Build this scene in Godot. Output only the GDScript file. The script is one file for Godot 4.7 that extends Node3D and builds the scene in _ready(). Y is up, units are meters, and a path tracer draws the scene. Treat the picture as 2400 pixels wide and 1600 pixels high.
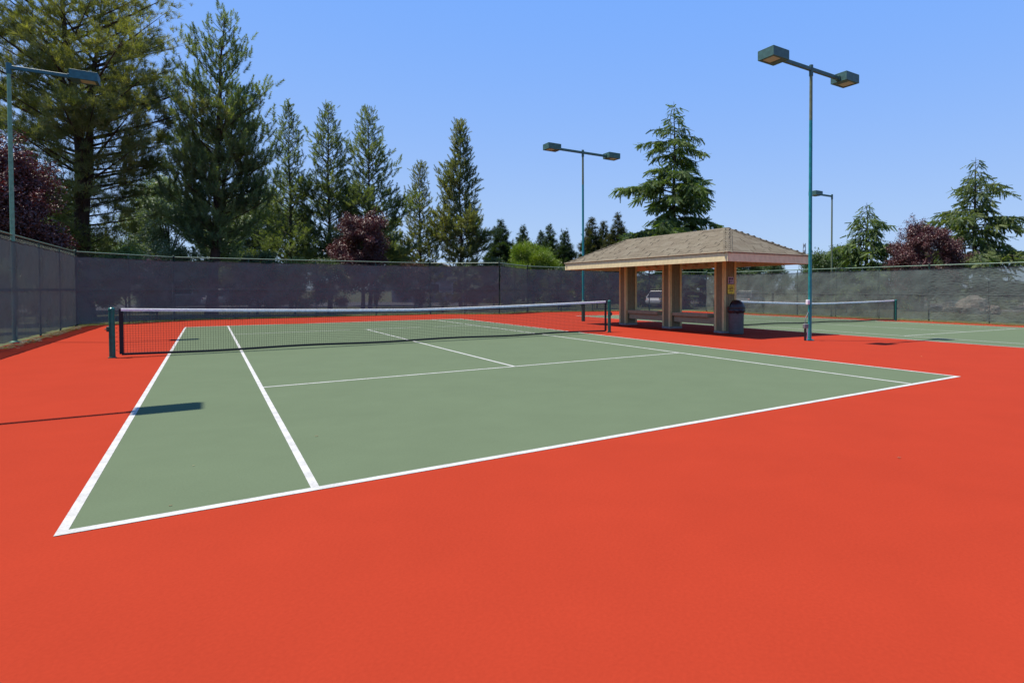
extends Node3D

# ---------------------------------------------------------------- mesh builder
class MB:
	var v := PackedVector3Array()
	var n := PackedVector3Array()
	func tri_n(a: Vector3, b: Vector3, c: Vector3, nn: Vector3):
		if (c - a).cross(b - a).dot(nn) < 0.0:
			v.append(a); v.append(c); v.append(b)
		else:
			v.append(a); v.append(b); v.append(c)
		n.append(nn); n.append(nn); n.append(nn)
	func tri(a: Vector3, b: Vector3, c: Vector3):
		v.append(a); v.append(b); v.append(c)
		var nn := (c - a).cross(b - a).normalized()
		n.append(nn); n.append(nn); n.append(nn)
	func quad_n(a: Vector3, b: Vector3, c: Vector3, d: Vector3, nn: Vector3):
		tri_n(a, b, c, nn); tri_n(a, c, d, nn)
	func quad_out(a: Vector3, b: Vector3, c: Vector3, d: Vector3, inside: Vector3):
		var nn := (c - a).cross(b - a).normalized()
		if nn.length_squared() < 0.5: nn = (d - a).cross(c - a).normalized()
		if nn.dot((a + b + c + d) * 0.25 - inside) < 0.0: nn = -nn
		quad_n(a, b, c, d, nn)
	func box(c: Vector3, s: Vector3, b := Basis.IDENTITY):
		for ax in 3:
			for sg in [-1.0, 1.0]:
				var u := Vector3.ZERO; var w := Vector3.ZERO; var nn := Vector3.ZERO
				nn[ax] = sg; u[(ax + 1) % 3] = 1.0; w[(ax + 2) % 3] = 1.0
				var h := s * 0.5
				quad_n(c + b * ((nn + u + w) * h), c + b * ((nn + u - w) * h), c + b * ((nn - u - w) * h), c + b * ((nn - u + w) * h), b * nn)
	func bev(c: Vector3, s: Vector3, r: float, b := Basis.IDENTITY):
		var h := s * 0.5
		var g := h - Vector3(r, r, r)
		for ax in 3:
			for sg in [-1.0, 1.0]:
				var nn := Vector3.ZERO; nn[ax] = sg
				var i1 := (ax + 1) % 3; var i2 := (ax + 2) % 3
				var p: Array[Vector3] = []
				for q in [[1, 1], [1, -1], [-1, -1], [-1, 1]]:
					var t := Vector3.ZERO
					t[ax] = sg * h[ax]; t[i1] = q[0] * g[i1]; t[i2] = q[1] * g[i2]
					p.append(c + b * t)
				quad_n(p[0], p[1], p[2], p[3], b * nn)
			for s1 in [-1.0, 1.0]:
				for s2 in [-1.0, 1.0]:
					var i1 := (ax + 1) % 3; var i2 := (ax + 2) % 3
					var q0 := Vector3.ZERO; var q1 := Vector3.ZERO; var q2 := Vector3.ZERO; var q3 := Vector3.ZERO
					q0[ax] = g[ax]; q0[i1] = s1 * h[i1]; q0[i2] = s2 * g[i2]
					q1[ax] = g[ax]; q1[i1] = s1 * g[i1]; q1[i2] = s2 * h[i2]
					q2 = q1; q2[ax] = -g[ax]; q3 = q0; q3[ax] = -g[ax]
					var nn := Vector3.ZERO; nn[i1] = s1; nn[i2] = s2
					quad_n(c + b * q0, c + b * q1, c + b * q2, c + b * q3, b * nn.normalized())
		for sx in [-1.0, 1.0]:
			for sy in [-1.0, 1.0]:
				for sz in [-1.0, 1.0]:
					var sg := Vector3(sx, sy, sz)
					tri_n(c + b * (Vector3(h.x, g.y, g.z) * sg), c + b * (Vector3(g.x, h.y, g.z) * sg), c + b * (Vector3(g.x, g.y, h.z) * sg), b * sg.normalized())
	func tube(path: PackedVector3Array, rad: PackedFloat32Array, sides := 8, caps := true):
		var rings: Array = []
		var ups: Array = []
		var prev := Vector3.ZERO
		for i in path.size():
			var t: Vector3
			if i == 0: t = path[1] - path[0]
			elif i == path.size() - 1: t = path[i] - path[i - 1]
			else: t = path[i + 1] - path[i - 1]
			t = t.normalized()
			var a := prev if prev != Vector3.ZERO else (Vector3.RIGHT if absf(t.x) < 0.8 else Vector3.FORWARD)
			a = (a - t * a.dot(t)).normalized()
			prev = a
			var bb := t.cross(a)
			var ring := PackedVector3Array(); var nn := PackedVector3Array()
			for k in sides:
				var th := TAU * k / sides
				var d := a * cos(th) + bb * sin(th)
				ring.append(path[i] + d * rad[i]); nn.append(d)
			rings.append(ring); ups.append(nn)
		for i in path.size() - 1:
			for k in sides:
				var k2 := (k + 1) % sides
				var a: Vector3 = rings[i][k]; var b: Vector3 = rings[i][k2]; var c: Vector3 = rings[i + 1][k2]; var d: Vector3 = rings[i + 1][k]
				var na: Vector3 = ups[i][k]; var nb: Vector3 = ups[i][k2]; var nc: Vector3 = ups[i + 1][k2]; var nd: Vector3 = ups[i + 1][k]
				if (c - a).cross(b - a).dot(na + nb) >= 0.0:
					v.append(a); v.append(b); v.append(c); n.append(na); n.append(nb); n.append(nc)
					v.append(a); v.append(c); v.append(d); n.append(na); n.append(nc); n.append(nd)
				else:
					v.append(a); v.append(c); v.append(b); n.append(na); n.append(nc); n.append(nb)
					v.append(a); v.append(d); v.append(c); n.append(na); n.append(nd); n.append(nc)
		if caps:
			for e in [0, path.size() - 1]:
				var nn: Vector3 = (path[0] - path[1]).normalized() if e == 0 else (path[e] - path[e - 1]).normalized()
				for k in range(1, sides - 1):
					tri_n(rings[e][0], rings[e][k], rings[e][k + 1], nn)
	func cyl(a: Vector3, b: Vector3, ra: float, rb: float, sides := 12):
		tube(PackedVector3Array([a, b]), PackedFloat32Array([ra, rb]), sides)
	# profile: array of Vector2(radius, height), turned about y through c
	func lathe(c: Vector3, prof: Array, sides := 24):
		for i in prof.size() - 1:
			var p0: Vector2 = prof[i]; var p1: Vector2 = prof[i + 1]
			var e := p1 - p0
			var nr := Vector2(e.y, -e.x).normalized()
			for k in sides:
				var t0 := TAU * k / sides; var t1 := TAU * (k + 1) / sides
				var d0 := Vector3(cos(t0), 0, sin(t0)); var d1 := Vector3(cos(t1), 0, sin(t1))
				var a := c + d0 * p0.x + Vector3.UP * p0.y; var b := c + d1 * p0.x + Vector3.UP * p0.y
				var g := c + d1 * p1.x + Vector3.UP * p1.y; var h := c + d0 * p1.x + Vector3.UP * p1.y
				var n0 := d0 * nr.x + Vector3.UP * nr.y; var n1 := d1 * nr.x + Vector3.UP * nr.y
				if (g - a).cross(b - a).dot(n0 + n1) >= 0.0:
					v.append_array([a, b, g, a, g, h]); n.append_array([n0, n1, n1, n0, n1, n0])
				else:
					v.append_array([a, g, b, a, h, g]); n.append_array([n0, n1, n1, n0, n0, n1])
	# convex polygon (list of Vector2 in the plane u,w at origin o), extruded by vector e
	func prism(pts: Array, e: Vector3):
		var m := pts.size(); var mid := Vector3.ZERO
		for p in pts: mid += p
		mid = mid / m + e * 0.5
		for k in m:
			var a: Vector3 = pts[k]; var b: Vector3 = pts[(k + 1) % m]
			quad_out(a, b, b + e, a + e, mid)
		for k in range(1, m - 1):
			var nn: Vector3 = e.normalized()
			tri_n(pts[0], pts[k], pts[k + 1], -nn)
			tri_n(pts[0] + e, pts[k] + e, pts[k + 1] + e, nn)
	func mesh() -> ArrayMesh:
		var m := ArrayMesh.new()
		var arr := []; arr.resize(Mesh.ARRAY_MAX)
		arr[Mesh.ARRAY_VERTEX] = v; arr[Mesh.ARRAY_NORMAL] = n
		m.add_surface_from_arrays(Mesh.PRIMITIVE_TRIANGLES, arr)
		return m

# ---------------------------------------------------------------- small helpers
var names := {}
var rng := RandomNumberGenerator.new()
var M := {}

func numbered(called: String) -> String:
	var k: int = names.get(called, 0)
	names[called] = k + 1
	return called if k == 0 else "%s_%03d" % [called, k]
func thing(called: String, label: String, category: String, at := Vector3.ZERO, turn := 0.0, group := "") -> Node3D:
	var o := Node3D.new(); o.name = numbered(called); add_child(o, true)
	o.position = at; o.rotation.y = turn
	tag(o, label, category, group)
	return o
func tag(o: Node, label: String, category: String, group := ""):
	o.set_meta("label", label); o.set_meta("category", category)
	if group != "": o.set_meta("group", group)
func part(called: String, mb: MB, m: Material, parent: Node) -> MeshInstance3D:
	return partm(called, mb.mesh(), m, parent)
func partm(called: String, me: Mesh, m: Material, parent: Node) -> MeshInstance3D:
	var o := MeshInstance3D.new(); o.name = called if parent != self else numbered(called)
	o.mesh = me
	if m: o.material_override = m
	parent.add_child(o, true)
	return o
func struct(called: String, mb: MB, m: Material) -> MeshInstance3D:
	var o := part(called, mb, m, self); o.set_meta("kind", "structure"); return o
func lin(r: float, g: float, b: float, a := 1.0) -> Color:
	var c := Color(r, g, b).linear_to_srgb(); c.a = a; return c
func mat(c: Color, rough := 0.85, tex: Texture2D = null, scale := 1.0, spec := 0.5) -> StandardMaterial3D:
	var m := StandardMaterial3D.new()
	m.albedo_color = c; m.roughness = rough; m.metallic_specular = spec
	if tex:
		m.albedo_texture = tex; m.uv1_triplanar = true; m.uv1_world_triplanar = true
		m.uv1_scale = Vector3.ONE * scale
	return m
func bump(m: StandardMaterial3D, t: Texture2D, s := 0.5):
	m.normal_enabled = true; m.normal_texture = t; m.normal_scale = s
# grey-level texture of layered noise, mean near 1, for multiplying a base colour
func noise_tex(size: int, seed_: int, freqs: Array, lo: float, hi: float, tint := Color.WHITE, tint2 := Color.WHITE, stretch := Vector2.ONE) -> ImageTexture:
	var acc := PackedFloat32Array(); acc.resize(size * size)
	var total := 0.0
	for k in freqs.size():
		var f := FastNoiseLite.new(); f.seed = seed_ + k; f.noise_type = FastNoiseLite.TYPE_SIMPLEX_SMOOTH
		f.frequency = freqs[k][0] / size; f.fractal_octaves = 3
		var im := f.get_seamless_image(size, size)
		var d := im.get_data()
		var st := im.get_format()
		var w: float = freqs[k][1]
		total += w
		var step := d.size() / (size * size)
		for i in size * size: acc[i] += w * (d[i * step] / 255.0)
	var out := Image.create(size, size, false, Image.FORMAT_RGB8)
	for y in size:
		for x in size:
			var sx := int(x * stretch.x) % size; var sy := int(y * stretch.y) % size
			var t: float = clampf((acc[sy * size + sx] / total - 0.5) * 1.7 + 0.5, 0.0, 1.0)
			var g := lerpf(lo, hi, t)
			var c := tint.lerp(tint2, t)
			out.set_pixel(x, y, Color(minf(1.0, c.r * g), minf(1.0, c.g * g), minf(1.0, c.b * g)))
	out.generate_mipmaps()
	return ImageTexture.create_from_image(out)
func normal_tex(size: int, seed_: int, freq: float, strength: float, stretch := Vector2.ONE) -> ImageTexture:
	var f := FastNoiseLite.new(); f.seed = seed_; f.frequency = freq / size; f.fractal_octaves = 4
	var im := f.get_seamless_image(size, size)
	if stretch != Vector2.ONE:
		var c := Image.create(size, size, false, im.get_format())
		for y in size:
			for x in size: c.set_pixel(x, y, im.get_pixel(int(x * stretch.x) % size, int(y * stretch.y) % size))
		im = c
	im.convert(Image.FORMAT_RGBA8)
	im.bump_map_to_normal_map(strength)
	return ImageTexture.create_from_image(im)
func gy(x: float) -> float:   # the paving falls gently away to the right for drainage
	return -0.012 * clampf(x - 9.0, 0.0, 18.0)

# ---------------------------------------------------------------- scene
func _ready():
	# camera (lens shifted: the photograph is a crop)
	var cam := Camera3D.new(); cam.name = "camera"; add_child(cam)
	cam.position = Vector3(-4.714, 1.461, 16.661)
	cam.rotation_degrees = Vector3(-1.206, -35.029, -0.09)
	cam.near = 0.1; cam.far = 1500.0
	cam.projection = Camera3D.PROJECTION_FRUSTUM
	cam.size = 0.1 * 1.15458
	cam.frustum_offset = Vector2(-0.18702, -0.0677) * 0.1
	# sky, sun, exposure
	var env := Environment.new()
	env.background_mode = Environment.BG_SKY
	var sk := ProceduralSkyMaterial.new()
	sk.sky_top_color = Color(0.345, 0.53, 0.81); sk.sky_horizon_color = Color(0.615, 0.695, 0.775)
	sk.sky_curve = 0.16
	sk.ground_bottom_color = Color(0.30, 0.27, 0.23); sk.ground_horizon_color = Color(0.55, 0.57, 0.58)
	sk.sun_angle_max = 4.0
	var sky := Sky.new(); sky.sky_material = sk
	env.sky = sky
	env.tonemap_mode = Environment.TONE_MAPPER_LINEAR
	env.tonemap_exposure = 1.6
	env.sdfgi_enabled = true; env.ssao_enabled = true; env.ssil_enabled = true
	var we := WorldEnvironment.new(); we.name = "environment"; we.environment = env; add_child(we)
	var sun := DirectionalLight3D.new(); sun.name = "sun"; add_child(sun)
	sun.light_energy = 1.6; sun.light_angular_distance = 0.5; sun.light_color = Color(1.0, 0.965, 0.91); sun.shadow_enabled = true
	sun.look_at_from_position(Vector3(-2.28, 7.65, -1.75) * 10.0, Vector3.ZERO)

	make_materials()
	build_ground()
	build_courts()
	build_fences()
	build_shelter()
	build_nets()
	build_lamps()
	build_small_things()
	build_background()
	build_trees()

func make_materials():
	var court_n := noise_tex(512, 11, [[3.0, 0.35], [9.0, 0.2], [200.0, 0.7]], 0.945, 1.0)
	var court_b := normal_tex(512, 5, 150.0, 1.6)
	M.red = mat(lin(0.281, 0.0302, 0.0132), 0.9, court_n, 0.22, 0.12); bump(M.red, court_b, 0.1)
	M.green = mat(lin(0.095, 0.126, 0.074), 0.9, court_n, 0.25, 0.12); bump(M.green, court_b, 0.1)
	M.line = mat(lin(0.45, 0.45, 0.425), 0.85, noise_tex(512, 3, [[60.0, 1.0], [6.0, 0.8]], 0.82, 1.0), 0.7)
	M.slab = mat(lin(0.25, 0.23, 0.2), 0.9)
	M.grass = mat(lin(0.10, 0.105, 0.03), 0.95, noise_tex(256, 21, [[4.0, 1.0], [40.0, 0.8]], 0.5, 1.0, Color(1.0, 0.9, 0.7), Color(0.85, 1.0, 0.75)), 0.35)
	M.asphalt = mat(lin(0.07, 0.07, 0.072), 0.9, noise_tex(256, 25, [[5.0, 0.7], [90.0, 0.8]], 0.7, 1.0), 0.4)
	M.concrete = mat(lin(0.36, 0.34, 0.31), 0.9, noise_tex(256, 26, [[6.0, 0.7], [70.0, 0.7]], 0.75, 1.0), 0.7)
	# paint and metal
	var worn := noise_tex(256, 31, [[5.0, 1.0], [40.0, 0.6]], 0.8, 1.0)
	M.teal = mat(lin(0.006, 0.25, 0.25), 0.42, worn, 1.1)
	M.olive = mat(lin(0.15, 0.19, 0.09), 0.5, worn, 1.1)
	M.sage = mat(lin(0.16, 0.32, 0.2), 0.5, worn, 1.1)
	M.lamp_green = mat(lin(0.05, 0.13, 0.11), 0.5, worn, 1.4)
	M.lamp_blue = mat(lin(0.02, 0.12, 0.15), 0.5, worn, 1.4)
	M.post_green = mat(lin(0.005, 0.13, 0.10), 0.32, worn, 1.5)
	M.fence_green = mat(lin(0.016, 0.07, 0.045), 0.55, worn, 1.5)
	M.rail_green = mat(lin(0.16, 0.26, 0.17), 0.45, worn, 1.5)
	M.wire = mat(lin(0.03, 0.07, 0.045), 0.6)
	M.lens = mat(lin(0.36, 0.42, 0.30), 0.35)
	M.reflector = mat(lin(0.45, 0.42, 0.32), 0.4)
	M.steel = mat(lin(0.45, 0.45, 0.45), 0.4); M.steel.metallic = 0.8
	# cloth
	var sc_n := noise_tex(512, 41, [[2.0, 0.8], [7.0, 0.4], [160.0, 0.9]], 0.84, 1.0)
	# one mesh cloth everywhere: a smooth older lot and a creased newer lot
	for d in [["screen", 0.71, 0.1], ["screen_creased", 0.72, 0.3]]:
		var m := mat(lin(0.142, 0.178, 0.16, d[1]), 0.95, sc_n, 0.35, 0.2)
		m.transparency = BaseMaterial3D.TRANSPARENCY_ALPHA
		bump(m, normal_tex(256, 44 + int(d[2] * 10.0), 9.0, 5.0, Vector2(1, 3)), d[2])
		m.cull_mode = BaseMaterial3D.CULL_DISABLED
		M[d[0]] = m
	M.net_cord = mat(lin(0.02, 0.022, 0.02), 0.9)
	M.net_black = mat(lin(0.012, 0.012, 0.014), 0.8)
	M.net_band = mat(lin(0.88, 0.88, 0.85), 0.85, noise_tex(128, 51, [[8.0, 1.0]], 0.88, 1.0), 1.5)
	# shelter
	var grain := noise_tex(256, 61, [[4.0, 0.6], [90.0, 0.5]], 0.88, 1.0)
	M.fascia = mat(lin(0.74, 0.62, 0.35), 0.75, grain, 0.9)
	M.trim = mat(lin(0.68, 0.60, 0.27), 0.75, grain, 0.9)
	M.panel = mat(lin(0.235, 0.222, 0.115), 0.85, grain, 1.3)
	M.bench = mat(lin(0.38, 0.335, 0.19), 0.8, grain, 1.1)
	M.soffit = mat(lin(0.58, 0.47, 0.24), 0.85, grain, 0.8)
	M.shingle = []
	for c in [[0.155, 0.133, 0.096], [0.148, 0.127, 0.09], [0.163, 0.142, 0.103], [0.141, 0.119, 0.085]]:
		M.shingle.append(mat(lin(c[0], c[1], c[2]), 0.95, grain, 3.0, 0.2))
	M.drip = mat(lin(0.30, 0.23, 0.14), 0.7)
	M.underlay = mat(lin(0.055, 0.042, 0.028), 0.95)
	M.bin = mat(lin(0.085, 0.1, 0.092), 0.55, worn, 1.7)
	M.black_plastic = mat(lin(0.012, 0.011, 0.013), 0.38)
	M.sign_yellow = mat(lin(0.62, 0.58, 0.03), 0.5)
	M.sign_white = mat(lin(0.55, 0.48, 0.55), 0.5)
	M.sign_purple = mat(lin(0.05, 0.015, 0.05), 0.6)
	M.ink = mat(lin(0.015, 0.015, 0.015), 0.6)
	M.white_box = mat(lin(0.72, 0.72, 0.72), 0.5)
	M.grey_box = mat(lin(0.13, 0.14, 0.14), 0.5)
	# trees
	M.bark_red = mat(lin(0.12, 0.065, 0.042), 0.95, noise_tex(256, 71, [[10.0, 1.0], [40.0, 0.8]], 0.35, 1.0), 0.8)
	M.bark_grey = mat(lin(0.085, 0.066, 0.05), 0.95, noise_tex(256, 72, [[10.0, 1.0], [40.0, 0.8]], 0.4, 1.0), 0.8)
	var lf := StandardMaterial3D.new(); lf.vertex_color_use_as_albedo = true; lf.roughness = 0.6; lf.metallic_specular = 0.35
	lf.backlight_enabled = true; lf.backlight = Color(0.95, 1.0, 0.42)
	M.needles = lf
	var lb := StandardMaterial3D.new(); lb.vertex_color_use_as_albedo = true; lb.roughness = 0.42; lb.metallic_specular = 0.5
	lb.backlight_enabled = true; lb.backlight = Color(0.8, 0.85, 0.35)
	M.leaves = lb
	var lp := StandardMaterial3D.new(); lp.vertex_color_use_as_albedo = true; lp.roughness = 0.45; lp.metallic_specular = 0.55
	lp.backlight_enabled = true; lp.backlight = Color(0.6, 0.2, 0.18)
	M.plum_leaves = lp
	# background
	M.stucco = mat(lin(0.36, 0.34, 0.32), 0.9, M.concrete.albedo_texture, 0.5)
	M.roof_tile = mat(lin(0.16, 0.12, 0.1), 0.9, grain, 0.7)
	M.glass_dark = mat(lin(0.02, 0.024, 0.03), 0.08)
	M.car_white = mat(lin(0.72, 0.72, 0.73), 0.25); M.car_white.clearcoat_enabled = true
	M.car_silver = mat(lin(0.42, 0.43, 0.45), 0.3); M.car_silver.clearcoat_enabled = true
	M.car_dark = mat(lin(0.05, 0.055, 0.07), 0.25); M.car_dark.clearcoat_enabled = true
	M.tyre = mat(lin(0.02, 0.02, 0.02), 0.9)
	M.tail = mat(lin(0.4, 0.01, 0.01), 0.3)
	M.headlight = mat(lin(0.75, 0.75, 0.75), 0.15)
	M.rock = mat(lin(0.33, 0.27, 0.21), 0.95, noise_tex(256, 81, [[8.0, 1.0], [50.0, 0.7]], 0.6, 1.0), 0.8)
	M.pylon = mat(lin(0.3, 0.32, 0.35), 0.6)

# flat polygon that follows the fall of the paving; split at x = 9
func sheet(mb: MB, poly: PackedVector2Array, up: float):
	for clip in [[-1000.0, 9.0], [9.0, 27.0], [27.0, 1000.0]]:
		var r := PackedVector2Array([Vector2(clip[0], -2000), Vector2(clip[1], -2000), Vector2(clip[1], 2000), Vector2(clip[0], 2000)])
		for pc in Geometry2D.intersect_polygons(poly, r):
			var ix := Geometry2D.triangulate_polygon(pc)
			for i in range(0, ix.size(), 3):
				var p: Array[Vector3] = []
				for k in 3:
					var q: Vector2 = pc[ix[i + k]]
					p.append(Vector3(q.x, gy(q.x) + up, q.y))
				mb.tri_n(p[0], p[1], p[2], Vector3.UP)
func rect(x0: float, z0: float, x1: float, z1: float) -> PackedVector2Array:
	return PackedVector2Array([Vector2(x0, z0), Vector2(x1, z0), Vector2(x1, z1), Vector2(x0, z1)])

func build_ground():
	var g := MB.new(); sheet(g, rect(-900, -900, 900, 900), -0.06)
	var o := struct("ground", g, M.grass)
	# drives and parking behind the fences
	var a := MB.new(); sheet(a, rect(-60, -60, 20, -39), -0.052)
	struct("parking_lot", a, M.asphalt)
	a = MB.new(); sheet(a, rect(44, -90, 58, 90), -0.052)
	struct("road", a, M.asphalt)
	a = MB.new()
	for k in [[43.8, 44.0], [58.0, 58.2]]:
		a.box(Vector3((k[0] + k[1]) * 0.5, gy(50) + 0.01, 0), Vector3(0.2, 0.14, 180))
	struct("kerb", a, M.concrete)
	# paved pad with cut corners
	var pad := PackedVector2Array([Vector2(-9.03, -15.4), Vector2(-5.95, -18.2), Vector2(5.9, -18.1), Vector2(9.2, -15.55), Vector2(12.4, -18.25), Vector2(22.4, -18.3), Vector2(25.35, -15.7), Vector2(25.35, 20.0), Vector2(-9.33, 20.0)])
	var p := MB.new(); sheet(p, pad, 0.0)
	for i in pad.size():
		var q0 := pad[i]; var q1 := pad[(i + 1) % pad.size()]
		p.quad_out(Vector3(q0.x, gy(q0.x), q0.y), Vector3(q1.x, gy(q1.x), q1.y), Vector3(q1.x, gy(q1.x) - 0.1, q1.y), Vector3(q0.x, gy(q0.x) - 0.1, q0.y), Vector3(8, 0, 0))
	struct("court_pad", p, M.red)

func build_courts():
	for c in [0.0, 17.58]:
		var o := Node3D.new(); o.name = numbered("tennis_court"); add_child(o, true); o.set_meta("kind", "structure")
		var g := MB.new(); sheet(g, rect(c - 5.485, -11.885, c + 5.485, 11.885), 0.002)
		part("playing_surface", g, M.green, o)
		var w := 0.055; var b := 0.08; var hx := 5.485; var hz := 11.885; var sx := 4.115
		var L := [[-hx, -hz, -hx + w, hz], [hx - w, -hz, hx, hz], [-hx + w, hz - b, hx - w, hz], [-hx + w, -hz, hx - w, -hz + b],
			[-sx, -hz + b, -sx + w, hz - b], [sx - w, -hz + b, sx, hz - b], [-sx + w, 6.4 - w, sx - w, 6.4], [-sx + w, -6.4, sx - w, -6.4 + w],
			[-w * 0.5, -6.4 + w, w * 0.5, 6.4 - w]]
		for i in L.size():
			var l: Array = L[i]
			var m := MB.new(); sheet(m, rect(c + l[0], l[1], c + l[2], l[3]), 0.004)
			part(["sideline", "sideline", "baseline", "baseline", "singles_line", "singles_line", "service_line", "service_line", "centre_line"][i], m, M.line, o)

# one straight run of fence: posts, rails, wire and the windscreens laced to it
func fence_run(label: String, a: Vector2, b: Vector2, h: float, bays: int, splits: Array, mats: Array, inward: Vector2, sd: int):
	var mid := (a + b) * 0.5
	var f := thing("chain_link_fence", label, "fence", Vector3(a.x, gy(a.x), a.y), 0.0, "windscreened fence runs round the courts")
	var o := f.position
	var L := a.distance_to(b); var dir := (b - a) / L
	var P := func(s: float, y: float, out := 0.0) -> Vector3:
		var q := a + dir * s + inward * out
		return Vector3(q.x, gy(q.x) + y, q.y) - o
	for i in bays + 1:
		var s := L * i / bays
		var heavy: bool = i == 0 or i == bays or i in splits
		var m := MB.new()
		var r := 0.042 if heavy else 0.027
		m.cyl(P.call(s, -0.1), P.call(s, h + (0.03 if heavy else -0.03)), r, r, 10)
		if heavy: m.lathe(P.call(s, h + 0.03), [Vector2(0.052, 0.0), Vector2(0.05, 0.03), Vector2(0.03, 0.055), Vector2(0.0, 0.062)], 10)
		if i < bays or true: part("post", m, M.fence_green, f)
	var m := MB.new(); m.cyl(P.call(0.0, h), P.call(L, h), 0.024, 0.024, 8); part("top_rail", m, M.rail_green, f)
	m = MB.new(); m.cyl(P.call(0.0, 1.5), P.call(L, 1.5), 0.017, 0.017, 6); part("middle_rail", m, M.fence_green, f)
	# woven wire: two families of slanting wires
	m = MB.new()
	var nw := int(L / 0.075); var hh := h - 0.08
	for k in range(-int(hh / 0.075), nw):
		var s0 := k * 0.075
		for sg in [0, 1]:
			var t0 := maxf(0.0, -s0); var t1 := minf(hh, L - s0)
			if t1 <= t0: continue
			var sa: float = s0 + t0; var sb: float = s0 + t1
			var pa: Vector3 = P.call(sa if sg == 0 else L - sa, 0.05 + t0); var pb: Vector3 = P.call(sb if sg == 0 else L - sb, 0.05 + t1)
			var up := Vector3(dir.x, -1.0, dir.y).normalized() * 0.002
			var od := Vector3(inward.x, 0, inward.y) * 0.002
			m.quad_n(pa - up, pa + up, pb + up, pb - up, Vector3(inward.x, 0, inward.y))
			m.quad_n(pa - od, pa + od, pb + od, pb - od, up.normalized())
	var wm := part("chain_link_mesh", m, M.wire, f); wm.set_meta("kind", "stuff")
	# windscreens
	var edges: Array = [0]; edges.append_array(splits); edges.append(bays)
	var nz := FastNoiseLite.new(); nz.seed = sd; nz.frequency = 0.55
	var nz2 := FastNoiseLite.new(); nz2.seed = sd + 9; nz2.frequency = 2.2
	for e in edges.size() - 1:
		var s0: float = L * edges[e] / bays + (0.0 if e == 0 else 0.07); var s1: float = L * edges[e + 1] / bays - (0.0 if e == edges.size() - 2 else 0.07)
		var nx := int((s1 - s0) / 0.16) + 2; var ny := 16
		var pts: Array = []; 
		for j in ny + 1:
			var row := PackedVector3Array()
			for i in nx + 1:
				var s := lerpf(s0, s1, float(i) / nx)
				var y0 := 0.07 + 0.035 * nz.get_noise_2d(s * 3.0, 50.0); var y1 := h - 0.2 + 0.045 * nz.get_noise_2d(s * 4.0, 90.0)
				var y := lerpf(y0, y1, float(j) / ny)
				row.append(P.call(s, y, 0.07 + 0.045 * nz.get_noise_2d(s * 1.5, y * 2.0) + 0.012 * nz2.get_noise_2d(s * 1.3, y * 3.5)))
			pts.append(row)
		m = MB.new()
		var nn := Vector3(inward.x, 0, inward.y)
		var nrm := func(i: int, j: int) -> Vector3:
			var du: Vector3 = pts[j][mini(i + 1, nx)] - pts[j][maxi(i - 1, 0)]
			var dv: Vector3 = pts[mini(j + 1, ny)][i] - pts[maxi(j - 1, 0)][i]
			var q := du.cross(dv).normalized()
			return q if q.dot(nn) > 0.0 else -q
		for j in ny:
			for i in nx:
				var c := [pts[j][i], pts[j][i + 1], pts[j + 1][i + 1], pts[j + 1][i]]
				var cn := [nrm.call(i, j), nrm.call(i + 1, j), nrm.call(i + 1, j + 1), nrm.call(i, j + 1)]
				var order := [0, 1, 2, 0, 2, 3] if (c[2] - c[0]).cross(c[1] - c[0]).dot(nn) > 0.0 else [0, 2, 1, 0, 3, 2]
				for k in order: m.v.append(c[k]); m.n.append(cn[k])
		part("windscreen", m, M[mats[e % mats.size()]], f)
		# sewn seams: one along the middle, one at each post
		m = MB.new()
		for i in nx:
			var a0: Vector3 = pts[ny / 2][i]; var a1: Vector3 = pts[ny / 2][i + 1]
			var w := Vector3(0, 0.022, 0); var off := nn * 0.012
			m.quad_n(a0 - w + off, a1 - w + off, a1 + w + off, a0 + w + off, nn)
		for bi in range(edges[e] + 1, edges[e + 1]):
			var ci := clampi(int(round((L * bi / bays - s0) / (s1 - s0) * nx)), 0, nx)
			for j in ny:
				var w2 := Vector3(dir.x, 0, dir.y) * 0.022; var off := nn * 0.014
				m.quad_n(pts[j][ci] - w2 + off, pts[j][ci] + w2 + off, pts[j + 1][ci] + w2 + off, pts[j + 1][ci] - w2 + off, nn)
		part("seam", m, M[mats[e % mats.size()]], f)
		# hem with its lacing along the upper edge
		m = MB.new()
		var path := PackedVector3Array(); var rr := PackedFloat32Array()
		for i in nx + 1: path.append(pts[ny][i]); rr.append(0.012)
		m.tube(path, rr, 5); part("hem", m, M.net_black, f)

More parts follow.
